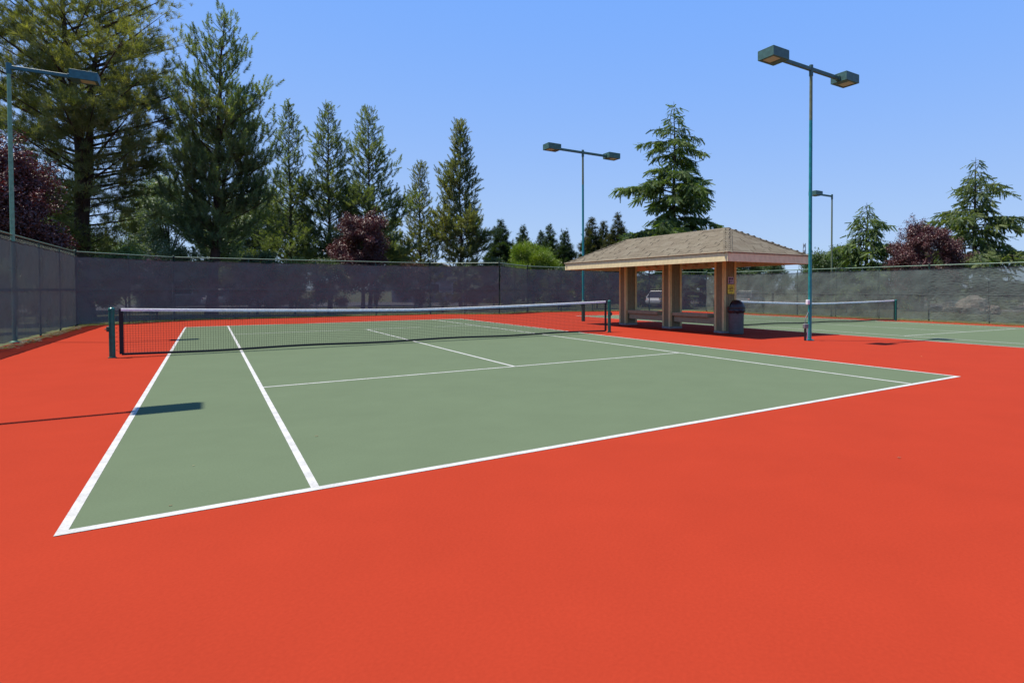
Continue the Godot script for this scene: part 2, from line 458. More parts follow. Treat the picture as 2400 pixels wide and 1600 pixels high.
func build_fences():
	var H := 3.0
	fence_run("left side fence with weathered purple grey windscreen, running toward the camera", Vector2(-9.38, 17.0), Vector2(-9.1, -15.55), H, 11, [6], ["screen", "screen"], Vector2(1, 0), 1)
	fence_run("short angled fence across the back left corner of the near court", Vector2(-9.1, -15.55), Vector2(-6.05, -18.5), H, 2, [], ["screen"], Vector2(0.69, 0.72), 2)
	fence_run("long dark windscreened back fence directly behind the near court net", Vector2(-6.05, -18.5), Vector2(6.0, -18.4), H, 4, [], ["screen"], Vector2(0, 1), 3)
	fence_run("angled back fence panel with wrinkled newer grey black windscreen", Vector2(6.0, -18.4), Vector2(9.25, -15.85), H, 2, [], ["screen_creased"], Vector2(-0.62, 0.78), 4)
	fence_run("angled dark back fence panel just left of the farther lamp post", Vector2(9.25, -15.85), Vector2(12.4, -18.6), H, 2, [], ["screen"], Vector2(0.66, 0.75), 5)
	fence_run("black windscreened back fence seen between and left of the shelter columns", Vector2(12.4, -18.6), Vector2(22.5, -18.65), H, 4, [], ["screen"], Vector2(0, 1), 6)
	fence_run("angled far corner fence seen through the shelter", Vector2(22.5, -18.65), Vector2(25.8, -15.9), 2.9, 2, [], ["screen"], Vector2(-0.64, 0.77), 7)
	fence_run("right side fence with pale grey sunlit windscreen behind the far net", Vector2(25.8, -15.9), Vector2(25.8, 0.75), 2.85, 6, [], ["screen"], Vector2(-1, 0), 8)
	fence_run("right side fence end with rippled darker windscreen in front of boulders and car", Vector2(25.8, 0.75), Vector2(25.8, 18.15), 2.85, 6, [], ["screen_creased"], Vector2(-1, 0), 9)

# ---------------------------------------------------------------- shelter
func build_shelter():
	var x0 := 7.65; var x1 := 11.29; var z0 := -5.09; var z1 := 4.35
	var cx := (x0 + x1) * 0.5; var eb := 2.28; var et := 2.53; var hw := (x1 - x0) * 0.5; var ry := 3.46
	var o := thing("picnic_shelter", "tan open shelter with brown shingled hip roof, two benches and three columns", "shelter", Vector3(cx, gy(cx), (z0 + z1) * 0.5))
	var T := o.position
	var m: MB
	# columns
	var colz := [2.43, -0.35, -3.17]
	for k in 3:
		var c: Vector3 = Vector3(cx, 0, colz[k]) - Vector3(T.x, 0, T.z)
		m = MB.new(); m.bev(c + Vector3(0, 0.0, 0), Vector3(0.60, 0.14, 0.49), 0.012)
		var col := part("plinth", m, M.concrete, o)
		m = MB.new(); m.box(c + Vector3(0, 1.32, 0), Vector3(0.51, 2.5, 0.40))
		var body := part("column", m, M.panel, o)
		# siding boards on the four faces
		for sd in 4:
			var wide := 0.36 if sd % 2 == 0 else 0.26
			for b in 3:
				var t := (b - 1) * wide / 3.0
				m = MB.new()
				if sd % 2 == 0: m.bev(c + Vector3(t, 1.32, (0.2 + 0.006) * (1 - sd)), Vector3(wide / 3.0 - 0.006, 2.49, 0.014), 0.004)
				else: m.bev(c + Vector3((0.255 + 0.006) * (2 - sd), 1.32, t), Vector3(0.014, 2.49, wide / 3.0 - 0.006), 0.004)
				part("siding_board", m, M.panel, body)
		for sx in [-1.0, 1.0]:
			for sz in [-1.0, 1.0]:
				m = MB.new()
				m.bev(c + Vector3(sx * 0.235, 1.31, sz * 0.222), Vector3(0.085, 2.46, 0.022), 0.004)
				m.bev(c + Vector3(sx * 0.277, 1.31, sz * 0.1855), Vector3(0.022, 2.46, 0.095), 0.004)
				part("corner_trim", m, M.trim, body)
	# benches between the columns
	for k in 2:
		var za: float = colz[k + 1] + 0.235; var zb: float = colz[k] - 0.235
		var bz := Vector3(cx - T.x, 0, (za + zb) * 0.5 - T.z)
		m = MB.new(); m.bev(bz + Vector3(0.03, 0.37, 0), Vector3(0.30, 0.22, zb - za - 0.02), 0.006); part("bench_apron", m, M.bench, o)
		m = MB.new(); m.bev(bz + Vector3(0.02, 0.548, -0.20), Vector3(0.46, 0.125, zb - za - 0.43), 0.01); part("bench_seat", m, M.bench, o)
	# beams and rafters
	for sx in [-1.0, 1.0]:
		m = MB.new(); m.bev(Vector3(sx * 0.33, 2.66, 0), Vector3(0.09, 0.24, z1 - z0 - 1.5), 0.006); part("beam", m, M.soffit, o)
	var Zm := (z0 + z1) * 0.5
	var slope := (ry - et) / hw
	var hl := (z1 - z0) * 0.5
	var nr := 15
	for i in nr:
		var z := lerpf(-hl + 0.35, hl - 0.35, float(i) / (nr - 1))
		var reach := minf(hw, hl - absf(z))      # rafters stop at the hips
		for sx in [-1.0, 1.0]:
			m = MB.new()
			var xe := hw - 0.06; var xi := hw - reach + 0.05
			if xe - xi < 0.25: continue
			var yb := func(x: float) -> float: return et - 0.10 + (hw - x) * slope
			m.prism([Vector3(sx * xe, yb.call(xe) - 0.13, z), Vector3(sx * xe, yb.call(xe), z), Vector3(sx * xi, yb.call(xi), z), Vector3(sx * xi, yb.call(xi) - 0.13, z)], Vector3(0, 0, 0.045))
			part("rafter", m, M.soffit, o)
	# roof deck: four slopes with thickness
	var ridge := hl - hw
	var A := Vector3(-hw, et, -hl); var B := Vector3(hw, et, -hl); var C := Vector3(hw, et, hl); var D := Vector3(-hw, et, hl)
	var R0 := Vector3(0, ry, -ridge); var R1 := Vector3(0, ry, ridge)
	m = MB.new()
	for lay in [0.0, -0.045]:
		var dn := Vector3(0, lay, 0)
		m.quad_out(A + dn, D + dn, R1 + dn, R0 + dn, Vector3(0, 2 if lay == 0.0 else 9, 0))
		m.quad_out(B + dn, C + dn, R1 + dn, R0 + dn, Vector3(0, 2 if lay == 0.0 else 9, 0))
		m.tri(A + dn, B + dn, R0 + dn); m.tri(C + dn, D + dn, R1 + dn)
	part("roof_deck", m, M.soffit, o)
	# fascia boards and drip edges
	var ft := 0.04
	var fy := (eb + et) * 0.5 - 0.015
	var fh := et - eb
	for f in [[Vector3(-hw - ft * 0.5, fy, 0), Vector3(ft, fh, 2 * hl + 2 * ft)], [Vector3(hw + ft * 0.5, fy, 0), Vector3(ft, fh, 2 * hl + 2 * ft)],
			[Vector3(0, fy, hl + ft * 0.5), Vector3(2 * hw - 0.004, fh, ft)], [Vector3(0, fy, -hl - ft * 0.5), Vector3(2 * hw - 0.004, fh, ft)]]:
		m = MB.new(); m.bev(f[0], f[1], 0.005); part("fascia_board", m, M.fascia, o)
	for f in [[Vector3(-hw - 0.035, et + 0.012, 0), Vector3(0.08, 0.03, 2 * hl + 0.15)], [Vector3(hw + 0.035, et + 0.012, 0), Vector3(0.08, 0.03, 2 * hl + 0.15)],
			[Vector3(0, et + 0.012, hl + 0.035), Vector3(2 * hw - 0.012, 0.03, 0.08)], [Vector3(0, et + 0.012, -hl - 0.035), Vector3(2 * hw - 0.012, 0.03, 0.08)]]:
		m = MB.new(); m.bev(f[0], f[1], 0.006); part("drip_edge", m, M.drip, o)
	# shingles, course by course on each slope
	rng.seed = 77
	var eye := Vector3(-4.7, 1.5, 16.7) - T
	var variants: Array = []
	for w in [0.34, 0.26, 0.42]:
		for th in [0.010, 0.024]:
			var q := MB.new(); var eg := MB.new()
			var hx: float = w * 0.5 - 0.003; var hz := 0.115; var hy: float = th * 0.5
			q.quad_n(Vector3(-hx, hy, -hz), Vector3(hx, hy, -hz), Vector3(hx, hy, hz), Vector3(-hx, hy, hz), Vector3.UP)
			for sg in [-1.0, 1.0]:
				eg.quad_n(Vector3(-hx, -hy, sg * hz), Vector3(hx, -hy, sg * hz), Vector3(hx, hy, sg * hz), Vector3(-hx, hy, sg * hz), Vector3(0, 0, sg))
				q.quad_n(Vector3(sg * hx, -hy, -hz), Vector3(sg * hx, -hy, hz), Vector3(sg * hx, hy, hz), Vector3(sg * hx, hy, -hz), Vector3(sg, 0, 0))
			var ms: Array = []
			for tone in 4:
				var am := q.mesh()
				var ar := []; ar.resize(Mesh.ARRAY_MAX); ar[Mesh.ARRAY_VERTEX] = eg.v; ar[Mesh.ARRAY_NORMAL] = eg.n
				am.add_surface_from_arrays(Mesh.PRIMITIVE_TRIANGLES, ar)
				am.surface_set_material(0, M.shingle[tone]); am.surface_set_material(1, M.underlay)
				ms.append(am)
			variants.append([w, ms, th])
	var slots: Array = []
	var sides := [[D + (R1 - D) * 0.0, A, R0, R1, Vector3(-1, 0, 0)], [C, D, R1, R1, Vector3(0, 0, 1)], [B, C, R1, R0, Vector3(1, 0, 0)], [A, B, R0, R0, Vector3(0, 0, -1)]]
	sides[0] = [A, D, R1, R0, Vector3(-1, 0, 0)]
	for sdi in 4:
		var q: Array = sides[sdi]
		var along: Vector3 = (q[1] - q[0]).normalized()
		var eave_len: float = q[0].distance_to(q[1])
		var up_s: Vector3 = Vector3(-q[4].x * hw, ry - et, -q[4].z * hw).normalized()
		var nrm := along.cross(up_s).normalized()
		if nrm.y < 0.0: nrm = -nrm
		var sl := sqrt(hw * hw + (ry - et) * (ry - et))
		var ex := 0.157; var nc := int(sl / ex)
		for c in nc:
			var s := c * ex
			var inset := hw * (s + 0.05) / sl
			var u0 := inset - 0.02; var u1 := eave_len - inset + 0.02
			var u := u0 + rng.randf_range(-0.28, -0.05)
			while u < u1:
				var vi := rng.randi() % 6
				var w: float = variants[vi][0]
				var ua := maxf(u, u0); var ub := minf(u + w, u1)   # cut to the hip line
				if ub - ua > 0.05:
					var pos: Vector3 = q[0] + along * ((ua + ub) * 0.5) + up_s * (s + 0.07) + nrm * (0.012 + float(variants[vi][2]) * 0.5)
					# each lies tilted on the one below
					var bz := (-up_s).rotated(along, 0.0)
					var b := Basis(along, nrm, along.cross(nrm)).orthonormalized()
					var tl := b.rotated(along, (0.06 if b.z.dot(up_s) < 0.0 else -0.06))
					slots.append([eye.distance_to(pos) - (100.0 if sdi < 2 else 0.0), Transform3D(tl * Basis.from_scale(Vector3((ub - ua) / w, 1, 1)), pos), vi, rng.randi() % 4])
				u += w
	slots.sort_custom(func(p, q): return p[0] < q[0])
	var far := {}
	for i in slots.size():
		var q: Array = slots[i]
		if i < 296:
			var mi := partm("shingle", variants[q[2]][1][q[3]], null, o)
			mi.transform = q[1]
		else:
			for lay in 2:
				var key: int = q[3] if lay == 0 else 9
				if not far.has(key): far[key] = MB.new()
				var mbx: MB = far[key]
				var arr: Array = (variants[q[2]][1][0] as ArrayMesh).surface_get_arrays(lay)
				var t: Transform3D = q[1]
				for p in arr[Mesh.ARRAY_VERTEX]: mbx.v.append(t * p)
				for p in arr[Mesh.ARRAY_NORMAL]: mbx.n.append(t.basis * p)
	for key in far:
		var fo := part("far_shingles", far[key], M.underlay if key == 9 else M.shingle[key], o); fo.set_meta("kind", "stuff")
	# hip and ridge caps, bent over the edge and lapped
	var lines := [[D, R1], [A, R0], [C, R1], [B, R0], [R0, R1]]
	for li in 5:
		var p0: Vector3 = lines[li][0]; var p1: Vector3 = lines[li][1]
		var d := (p1 - p0).normalized(); var len := p0.distance_to(p1)
		var sideways := d.cross(Vector3.UP).normalized()
		var nup := sideways.cross(d).normalized()
		var drop := 0.30 if li < 4 else slope
		var n_c := int(len / 0.115)
		var cap := MB.new()
		for sg in [-1.0, 1.0]:
			var e: Vector3 = Vector3(sg * 0.14, -0.14 * drop, 0)
			var nn := Vector3(sg * drop, 1, 0).normalized()
			for lay in [[0.0, nn], [-0.012, -nn]]:
				var dy := Vector3(0, lay[0], 0)
				cap.quad_n(dy + Vector3(0, 0, -0.1), dy + e + Vector3(0, 0, -0.1), dy + e + Vector3(0, 0, 0.1), dy + Vector3(0, 0, 0.1), lay[1])
			cap.quad_n(e + Vector3(0, 0, -0.1), e + Vector3(0, -0.012, -0.1), e + Vector3(0, -0.012, 0.1), e + Vector3(0, 0, 0.1), Vector3(sg, 0, 0))
			cap.quad_n(Vector3(0, 0, 0.1), e + Vector3(0, 0, 0.1), e + Vector3(0, -0.012, 0.1), Vector3(0, -0.012, 0.1), Vector3(0, 0, 1))
		var cm := cap.mesh()
		for k in n_c:
			var mi := partm("ridge_cap" if li == 4 else "hip_cap", cm, M.shingle[rng.randi() % 4], o)
			var zz := (-d + nup * 0.05).normalized(); var xx := nup.cross(zz).normalized()
			mi.transform = Transform3D(Basis(xx, zz.cross(xx), zz), p0 + d * (0.06 + k * (len - 0.1) / n_c) + nup * 0.047)
	# signs on the near column
	var colp := Vector3(cx, T.y, colz[0] + 0.236)
	var s1 := thing("notice_sign", "small purple and white notice above the yellow sign on column", "sign", colp + Vector3(0.02, 1.74, 0.005))
	m = MB.new(); m.bev(Vector3.ZERO, Vector3(0.25, 0.23, 0.01), 0.002); part("plate", m, M.sign_white, s1)
	m = MB.new()
	for q in [[-0.055, 0.06, 0.1, 0.07], [0.055, 0.06, 0.09, 0.07], [-0.075, -0.03, 0.055, 0.09], [0.005, -0.01, 0.08, 0.022], [0.075, -0.01, 0.04, 0.022], [0.01, -0.05, 0.085, 0.022], [0.08, -0.05, 0.035, 0.022], [0.0, -0.095, 0.22, 0.022]]:
		m.box(Vector3(q[0], q[1], 0.006), Vector3(q[2], q[3], 0.003))
	part("print", m, M.sign_purple, s1)
	var s2 := thing("distance_sign", "yellow sign reading 6FT on the near shelter column", "sign", colp + Vector3(0.025, 1.455, 0.005))
	m = MB.new(); m.bev(Vector3.ZERO, Vector3(0.31, 0.31, 0.01), 0.002); part("plate", m, M.sign_yellow, s2)
	var tm := TextMesh.new(); tm.text = "6FT"; tm.font_size = 32; tm.depth = 0.004; tm.pixel_size = 0.0033
	var sf := SystemFont.new(); sf.font_names = PackedStringArray(["Droid Sans"]); sf.font_weight = 700; tm.font = sf
	var tx := partm("lettering", tm, M.ink, s2); tx.position = Vector3(0, 0.015, 0.008)
	m = MB.new()
	m.box(Vector3(0, 0.085, 0.006), Vector3(0.15, 0.016, 0.003)); m.box(Vector3(0, -0.062, 0.006), Vector3(0.16, 0.026, 0.003))
	m.box(Vector3(0, 0.128, 0.006), Vector3(0.03, 0.02, 0.003)); m.box(Vector3(0, -0.128, 0.006), Vector3(0.03, 0.02, 0.003))
	for sg in [-1.0, 1.0]:
		m.prism([Vector3(sg * 0.145, 0.01, 0.0045), Vector3(sg * 0.122, 0.03, 0.0045), Vector3(sg * 0.122, -0.01, 0.0045)], Vector3(0, 0, 0.003))
	part("print", m, M.ink, s2)

# ---------------------------------------------------------------- nets
func build_nets():
	for ci in 2:
		var c: float = [0.0, 17.58][ci]
		var o := thing("tennis_net", ["tennis net with white top band across the near green court", "tennis net with white band across the far court behind the shelter"][ci], "net", Vector3(c, gy(c), 0))
		var gl := func(x: float) -> float: return gy(c + x) - gy(c)
		var xe := 6.265
		var top := func(x: float) -> float: return lerpf(0.925, 1.06, pow(absf(x) / xe, 1.4)) + gl.call(x)
		var bot := func(x: float) -> float: return 0.055 + 0.012 * sin(x * 1.7) + gl.call(x)
		var m := MB.new()
		var step := 0.048
		var nx := int(2 * xe / step)
		for i in nx + 1:
			var x := -xe + i * step
			var r := 0.0022
			m.tube(PackedVector3Array([Vector3(x, bot.call(x), 0), Vector3(x, top.call(x), 0)]), PackedFloat32Array([r, r]), 4, false)
		for j in range(1, 20):
			var t := j / 20.0
			var pth := PackedVector3Array(); var rr := PackedFloat32Array()
			for i in 33:
				var x := lerpf(-xe, xe, i / 32.0)
				pth.append(Vector3(x, lerpf(bot.call(x), top.call(x), t), 0.003)); rr.append(0.003)
			m.tube(pth, rr, 4, false)
		var nm := part("mesh", m, M.net_cord, o); nm.set_meta("kind", "stuff")
		# white head band, folded over the cord
		for q in [["head_band", 0.0, 0.06, 0.010, M.net_band], ["bottom_tape", 1.0, 0.05, 0.010, M.net_black]]:
			m = MB.new()
			for i in 40:
				var xa := lerpf(-xe, xe, i / 40.0); var xb := lerpf(-xe, xe, (i + 1) / 40.0)
				var ya: float = top.call(xa) if q[1] == 0.0 else bot.call(xa) + 0.03; var yb: float = top.call(xb) if q[1] == 0.0 else bot.call(xb) + 0.03
				var hh: float = q[2]; var th: float = q[3]
				for sg in [-1.0, 1.0]:
					m.quad_n(Vector3(xa, ya - hh, sg * th), Vector3(xb, yb - hh, sg * th), Vector3(xb, yb - 0.008, sg * th), Vector3(xa, ya - 0.008, sg * th), Vector3(0, 0, sg))
					m.quad_n(Vector3(xa, ya - 0.008, sg * th), Vector3(xb, yb - 0.008, sg * th), Vector3(xb, yb, 0), Vector3(xa, ya, 0), Vector3(0, 0.8, sg * 0.6).normalized())
			part(q[0], m, q[4], o)
		for sg in [-1.0, 1.0]:
			m = MB.new(); m.bev(Vector3(sg * xe, (top.call(sg * xe) + bot.call(sg * xe)) * 0.5, 0), Vector3(0.075, top.call(sg * xe) - bot.call(sg * xe) - 0.01, 0.018), 0.004); part("side_tape", m, M.net_black, o)
			m = MB.new()
			m.cyl(Vector3(sg * xe, top.call(sg * xe) - 0.02, 0), Vector3(sg * 6.40, 1.045 + gl.call(sg * 6.4), 0), 0.006, 0.006, 6)
			for k in 9:
				var y0 := 0.12 + k * 0.095; var g0: float = gl.call(sg * 6.3)
				m.cyl(Vector3(sg * xe, y0 + g0, 0), Vector3(sg * 6.36, y0 + 0.04 + g0, 0), 0.0025, 0.0025, 4)
				m.cyl(Vector3(sg * 6.36, y0 + 0.04 + g0, 0), Vector3(sg * xe, y0 + 0.095 + g0, 0), 0.0025, 0.0025, 4)
			part("lacing_cord", m, M.net_black, o)
			var lbl: String = [["leftmost green net post beside the near court", "green net post in front of the shelter corner"], ["green far court net post hidden behind the shelter column", "lone green net post near the right grey fence"]][ci][0 if sg < 0 else 1]
			var px: float = c + sg * 6.42
			if ci == 1 and sg < 0: continue
			var p := thing("net_post", lbl, "post", Vector3(px, gy(px), 0), 0.0, "green tennis net posts")
			m = MB.new(); m.cyl(Vector3(0, -0.05, 0), Vector3(0, 1.045, 0), 0.055, 0.052, 18); part("shaft", m, M.post_green, p)
			m = MB.new(); m.lathe(Vector3(0, 1.045, 0), [Vector2(0.057, -0.03), Vector2(0.057, 0.0), Vector2(0.05, 0.022), Vector2(0.033, 0.036), Vector2(0.0, 0.042)], 18); part("cap", m, M.post_green, p)
			m = MB.new(); m.lathe(Vector3(0, 0.004, 0), [Vector2(0.075, 0.0), Vector2(0.075, 0.012), Vector2(0.055, 0.016)], 18); part("collar", m, M.post_green, p)
			m = MB.new(); m.bev(Vector3(sg * 0.065, 0.62, 0), Vector3(0.05, 0.11, 0.06), 0.006); m.cyl(Vector3(sg * 0.09, 0.62, 0), Vector3(sg * 0.12, 0.62, 0), 0.014, 0.014, 8); part("winch", m, M.fence_green, p)

# ---------------------------------------------------------------- lamp posts
func lamp_head(parent: Node3D, at: Vector3, dirx: float, m1: Material):
	var m := MB.new()
	var w := 0.62; var d := 0.54; var h := 0.25; var t := 0.02
	m.bev(at + Vector3(0, h - t * 0.5, 0), Vector3(w, t, d), 0.004)
	for sg in [-1.0, 1.0]:
		m.box(at + Vector3(sg * (w - t) * 0.5, h * 0.5 - 0.01, 0), Vector3(t, h - t, d))
		m.box(at + Vector3(0, h * 0.5 - 0.01, sg * (d - t) * 0.5), Vector3(w - 2 * t, h - t, t))
	var ho := part("lamp_head", m, m1, parent)
	m = MB.new()
	for sg in [-1.0, 1.0]:
		m.box(at + Vector3(sg * (w * 0.5 - 0.045), 0.004, 0), Vector3(0.05, 0.014, d - 0.042))
		m.box(at + Vector3(0, 0.004, sg * (d * 0.5 - 0.045)), Vector3(w - 0.142, 0.014, 0.05))
	# the blank plate on the side of the arm
	m.box(at + Vector3(-dirx * (w * 0.5 - 0.145), 0.005, 0), Vector3(0.15, 0.012, d - 0.142))
	part("door_frame", m, m1, ho)
	m = MB.new(); m.box(at + Vector3(dirx * 0.075, 0.10, 0), Vector3(0.38, 0.006, 0.41))
	for sg in [-1.0, 1.0]: m.box(at + Vector3(dirx * 0.075, 0.055, sg * 0.208), Vector3(0.38, 0.09, 0.006))
	for sg in [-1.0, 1.0]: m.box(at + Vector3(dirx * 0.075 + sg * 0.193, 0.055, 0), Vector3(0.006, 0.09, 0.41))
	part("reflector", m, M.reflector, ho)
	m = MB.new()
	m.tube(PackedVector3Array([at + Vector3(dirx * -0.10, 0.06, 0), at + Vector3(dirx * -0.04, 0.06, 0), at + Vector3(dirx * 0.05, 0.06, 0), at + Vector3(dirx * 0.13, 0.06, 0)]), PackedFloat32Array([0.02, 0.028, 0.035, 0.015]), 10)
	part("bulb", m, M.lens, ho)
	m = MB.new(); m.box(at + Vector3(dirx * 0.075, 0.013, 0), Vector3(0.39, 0.004, 0.42))
	part("lens", m, M.lens, ho)

func lamp(label: String, at: Vector2, h: float, arms: Array, pole_m: Material, upper_m: Material, head_m: Material, heavy_base: bool, split := 6.2):
	var o := thing("lamp_post", label, "lamp post", Vector3(at.x, gy(at.x), at.y), 0.0, "court floodlight posts")
	var m := MB.new()
	m.cyl(Vector3(0, -0.05, 0), Vector3(0, split, 0), 0.052, 0.047, 16); part("pole", m, pole_m, o)
	m = MB.new(); m.cyl(Vector3(0, split, 0), Vector3(0, h, 0), 0.0468, 0.042, 16); part("upper_pole", m, upper_m, o)
	if heavy_base:
		m = MB.new(); m.cyl(Vector3(0, 0, 0), Vector3(0, 0.92, 0), 0.085, 0.085, 16); m.lathe(Vector3(0, 0.92, 0), [Vector2(0.085, 0), Vector2(0.055, 0.03)], 16); part("base_sleeve", m, M.fence_green, o)
		m = MB.new(); m.bev(Vector3(-0.1, 0.78, 0), Vector3(0.06, 0.2, 0.1), 0.006); part("hand_hole_cover", m, M.fence_green, o)
	else:
		m = MB.new(); m.lathe(Vector3(0, 0, 0), [Vector2(0.12, 0.0), Vector2(0.12, 0.02), Vector2(0.06, 0.035)], 16); part("base_plate", m, pole_m, o)
	m = MB.new(); m.cyl(Vector3(0, h - 0.28, 0), Vector3(0, h + 0.02, 0), 0.058, 0.058, 16); part("bracket", m, head_m, o)
	for sg in arms:
		m = MB.new(); m.bev(Vector3(sg * 0.645, h - 0.095, 0), Vector3(1.23, 0.1, 0.09), 0.008); part("arm", m, head_m, o)
		m = MB.new(); m.bev(Vector3(sg * 1.232, h - 0.095, 0), Vector3(0.06, 0.13, 0.13), 0.006); part("knuckle", m, head_m, o)
		lamp_head(o, Vector3(sg * 1.575, h - 0.19, 0), sg, head_m)

func build_lamps():
	lamp("tall teal lamp post with two box heads right of the shelter", Vector2(9.25, 6.0), 7.72, [-1.0, 1.0], M.teal, M.olive, M.lamp_green, false)
	lamp("farther teal lamp post with two box heads left of the shelter", Vector2(9.3, -6.45), 7.75, [-1.0, 1.0], M.teal, M.olive, M.lamp_green, true)
	lamp("sage green single headed lamp post at the left edge by the pine", Vector2(-9.16, -6.6), 7.72, [1.0], M.sage, M.sage, M.lamp_blue, false)
	lamp("single headed lamp post out of frame whose shadow crosses the near court", Vector2(-8.98, 5.78), 7.68, [1.0], M.sage, M.sage, M.lamp_blue, false)
	lamp("distant olive single headed lamp post beyond the right fence", Vector2(26.3, -5.45), 7.35, [-1.0], M.olive, M.olive, M.lamp_green, false)

# ---------------------------------------------------------------- things on the paving
func build_small_things():
	var m: MB
	var b := thing("trash_bin", "grey trash bin with black liner and domed lid beside the shelter", "trash bin", Vector3(9.22, 0.0, 3.17), -0.72); b.scale = Vector3(1.14, 1.1, 1.14)
	m = MB.new(); m.lathe(Vector3.ZERO, [Vector2(0.0, 0.01), Vector2(0.205, 0.01), Vector2(0.21, 0.03), Vector2(0.218, 0.72), Vector2(0.225, 0.74)], 28); part("body", m, M.bin, b)
	var nz := FastNoiseLite.new(); nz.seed = 4; nz.frequency = 1.6
	m = MB.new()
	var rows := 6; var cols := 40; var g: Array = []
	for j in rows + 1:
		var row := PackedVector3Array()
		for i in cols + 1:
			var th := TAU * (i % cols) / cols
			var y := lerpf(0.78, 0.62 - 0.05 * nz.get_noise_2d(cos(th) * 2.0, sin(th) * 2.0), float(j) / rows)
			var r := 0.225 + 0.03 * sin(PI * (float(j) / rows)) + 0.022 * nz.get_noise_3d(cos(th) * 3.0, sin(th) * 3.0, j * 0.6)
			row.append(Vector3(cos(th) * r, y, sin(th) * r))
		g.append(row)
	for j in rows:
		for i in cols: m.quad_out(g[j][i], g[j][i + 1], g[j + 1][i + 1], g[j + 1][i], Vector3(0, 0.7, 0))
	part("liner", m, M.black_plastic, b)
	# dome lid with an opening toward the court
	m = MB.new()
	var nu := 32; var nv := 10
	for j in nv:
		for i in nu:
			var t0 := TAU * i / nu; var t1 := TAU * (i + 1) / nu
			var p0 := PI * 0.5 * j / nv; var p1 := PI * 0.5 * (j + 1) / nv
			var mid := wrapf((t0 + t1) * 0.5 - PI, -PI, PI)
			if absf(mid) < 0.85 and j >= 1 and j <= 5: continue
			var f := func(t: float, p: float, rr: float) -> Vector3: return Vector3(cos(t) * cos(p) * rr, 0.77 + sin(p) * rr * 0.95, sin(t) * cos(p) * rr)
			m.quad_out(f.call(t0, p0, 0.25), f.call(t1, p0, 0.25), f.call(t1, p1, 0.25), f.call(t0, p1, 0.25), Vector3(0, 0.77, 0))
	m.lathe(Vector3(0, 0.75, 0), [Vector2(0.25, 0.0), Vector2(0.262, 0.0), Vector2(0.262, 0.045), Vector2(0.25, 0.05)], 32)
	part("lid", m, M.black_plastic, b)
	# switch gear beside the tall lamp post
	var e := thing("electrical_box", "small grey electrical box on a stub post beside teal lamp", "electrical box", Vector3(9.06, 0.0, 5.99))
	m = MB.new(); m.bev(Vector3(0, 0.2, 0), Vector3(0.05, 0.46, 0.05), 0.006); part("post", m, M.black_plastic, e)
	m = MB.new(); m.bev(Vector3(-0.02, 0.41, 0.03), Vector3(0.16, 0.12, 0.09), 0.008); part("box", m, M.grey_box, e)
	m = MB.new(); m.tube(PackedVector3Array([Vector3(-0.005, 0.46, 0), Vector3(-0.005, 0.55, 0), Vector3(0.02, 0.64, 0), Vector3(0.10, 0.74, 0), Vector3(0.135, 0.8, 0)]), PackedFloat32Array([0.012, 0.012, 0.012, 0.012, 0.012]), 8); part("conduit", m, M.grey_box, e)
	m = MB.new(); m.cyl(Vector3(0.07, 0.0, 0.02), Vector3(0.07, 0.4, 0.02), 0.016, 0.016, 8); part("riser_pipe", m, M.white_box, e)
	var w := thing("switch_box", "small white switch box strapped to the tall teal lamp post", "switch box", Vector3(9.16, 1.08, 6.01))
	m = MB.new(); m.bev(Vector3(-0.02, 0, 0), Vector3(0.09, 0.13, 0.08), 0.008); part("case", m, M.white_box, w)
	m = MB.new(); m.bev(Vector3(-0.02, 0.0, 0.043), Vector3(0.07, 0.10, 0.01), 0.003); part("cover", m, M.sign_white, w)
	# thin litter of dry leaves along the left fence
	var lm := MB.new()
	for k in 4:
		var a := k * 1.6; var c := Vector3(cos(a) * 0.03, 0.004 + 0.002 * k, sin(a) * 0.03)
		lm.tri(c, c + Vector3(0.03, 0.008, 0.01), c + Vector3(0.01, 0.002, 0.035)); lm.tri(c, c + Vector3(0.01, 0.002, 0.035), c + Vector3(-0.02, 0.01, 0.02))
	var tl: Array = []; var cl: Array = []
	rng.seed = 15
	for k in 900:
		var z := rng.randf_range(-15.3, -4.0); var x := -9.0 + absf(rng.randfn(0.0, 0.16))
		if rng.randf() < 0.35:
			var s := rng.randf(); x = lerpf(-9.0, -6.0, s) + 0.1; z = lerpf(-15.3, -18.1, s) + absf(rng.randfn(0.0, 0.15))
		tl.append(Transform3D(Basis.from_euler(Vector3(rng.randf_range(-0.3, 0.3), rng.randf() * TAU, 0)).scaled(Vector3.ONE * rng.randf_range(0.5, 1.2)), Vector3(x, 0.004, z)))
		cl.append(Color(0.42, 0.30, 0.16).lerp(Color(0.5, 0.42, 0.22), rng.randf()))
	for k in 45:
		var x := rng.randf_range(-8.8, 22.0); var z := rng.randf_range(-16.0, 14.5)
		tl.append(Transform3D(Basis.from_euler(Vector3(0, rng.randf() * TAU, 0)).scaled(Vector3.ONE * rng.randf_range(0.15, 0.35)), Vector3(x, gy(x) + 0.005, z)))
		cl.append(Color(0.45, 0.36, 0.2).lerp(Color(0.2, 0.12, 0.06), rng.randf()))
	var lit := scatter("leaf_litter", lm.mesh(), M.leaves, tl, cl, self); lit.set_meta("kind", "stuff")
	tag(lit, "dry leaf litter along the left fence foot with stray bits on the courts", "leaf litter")

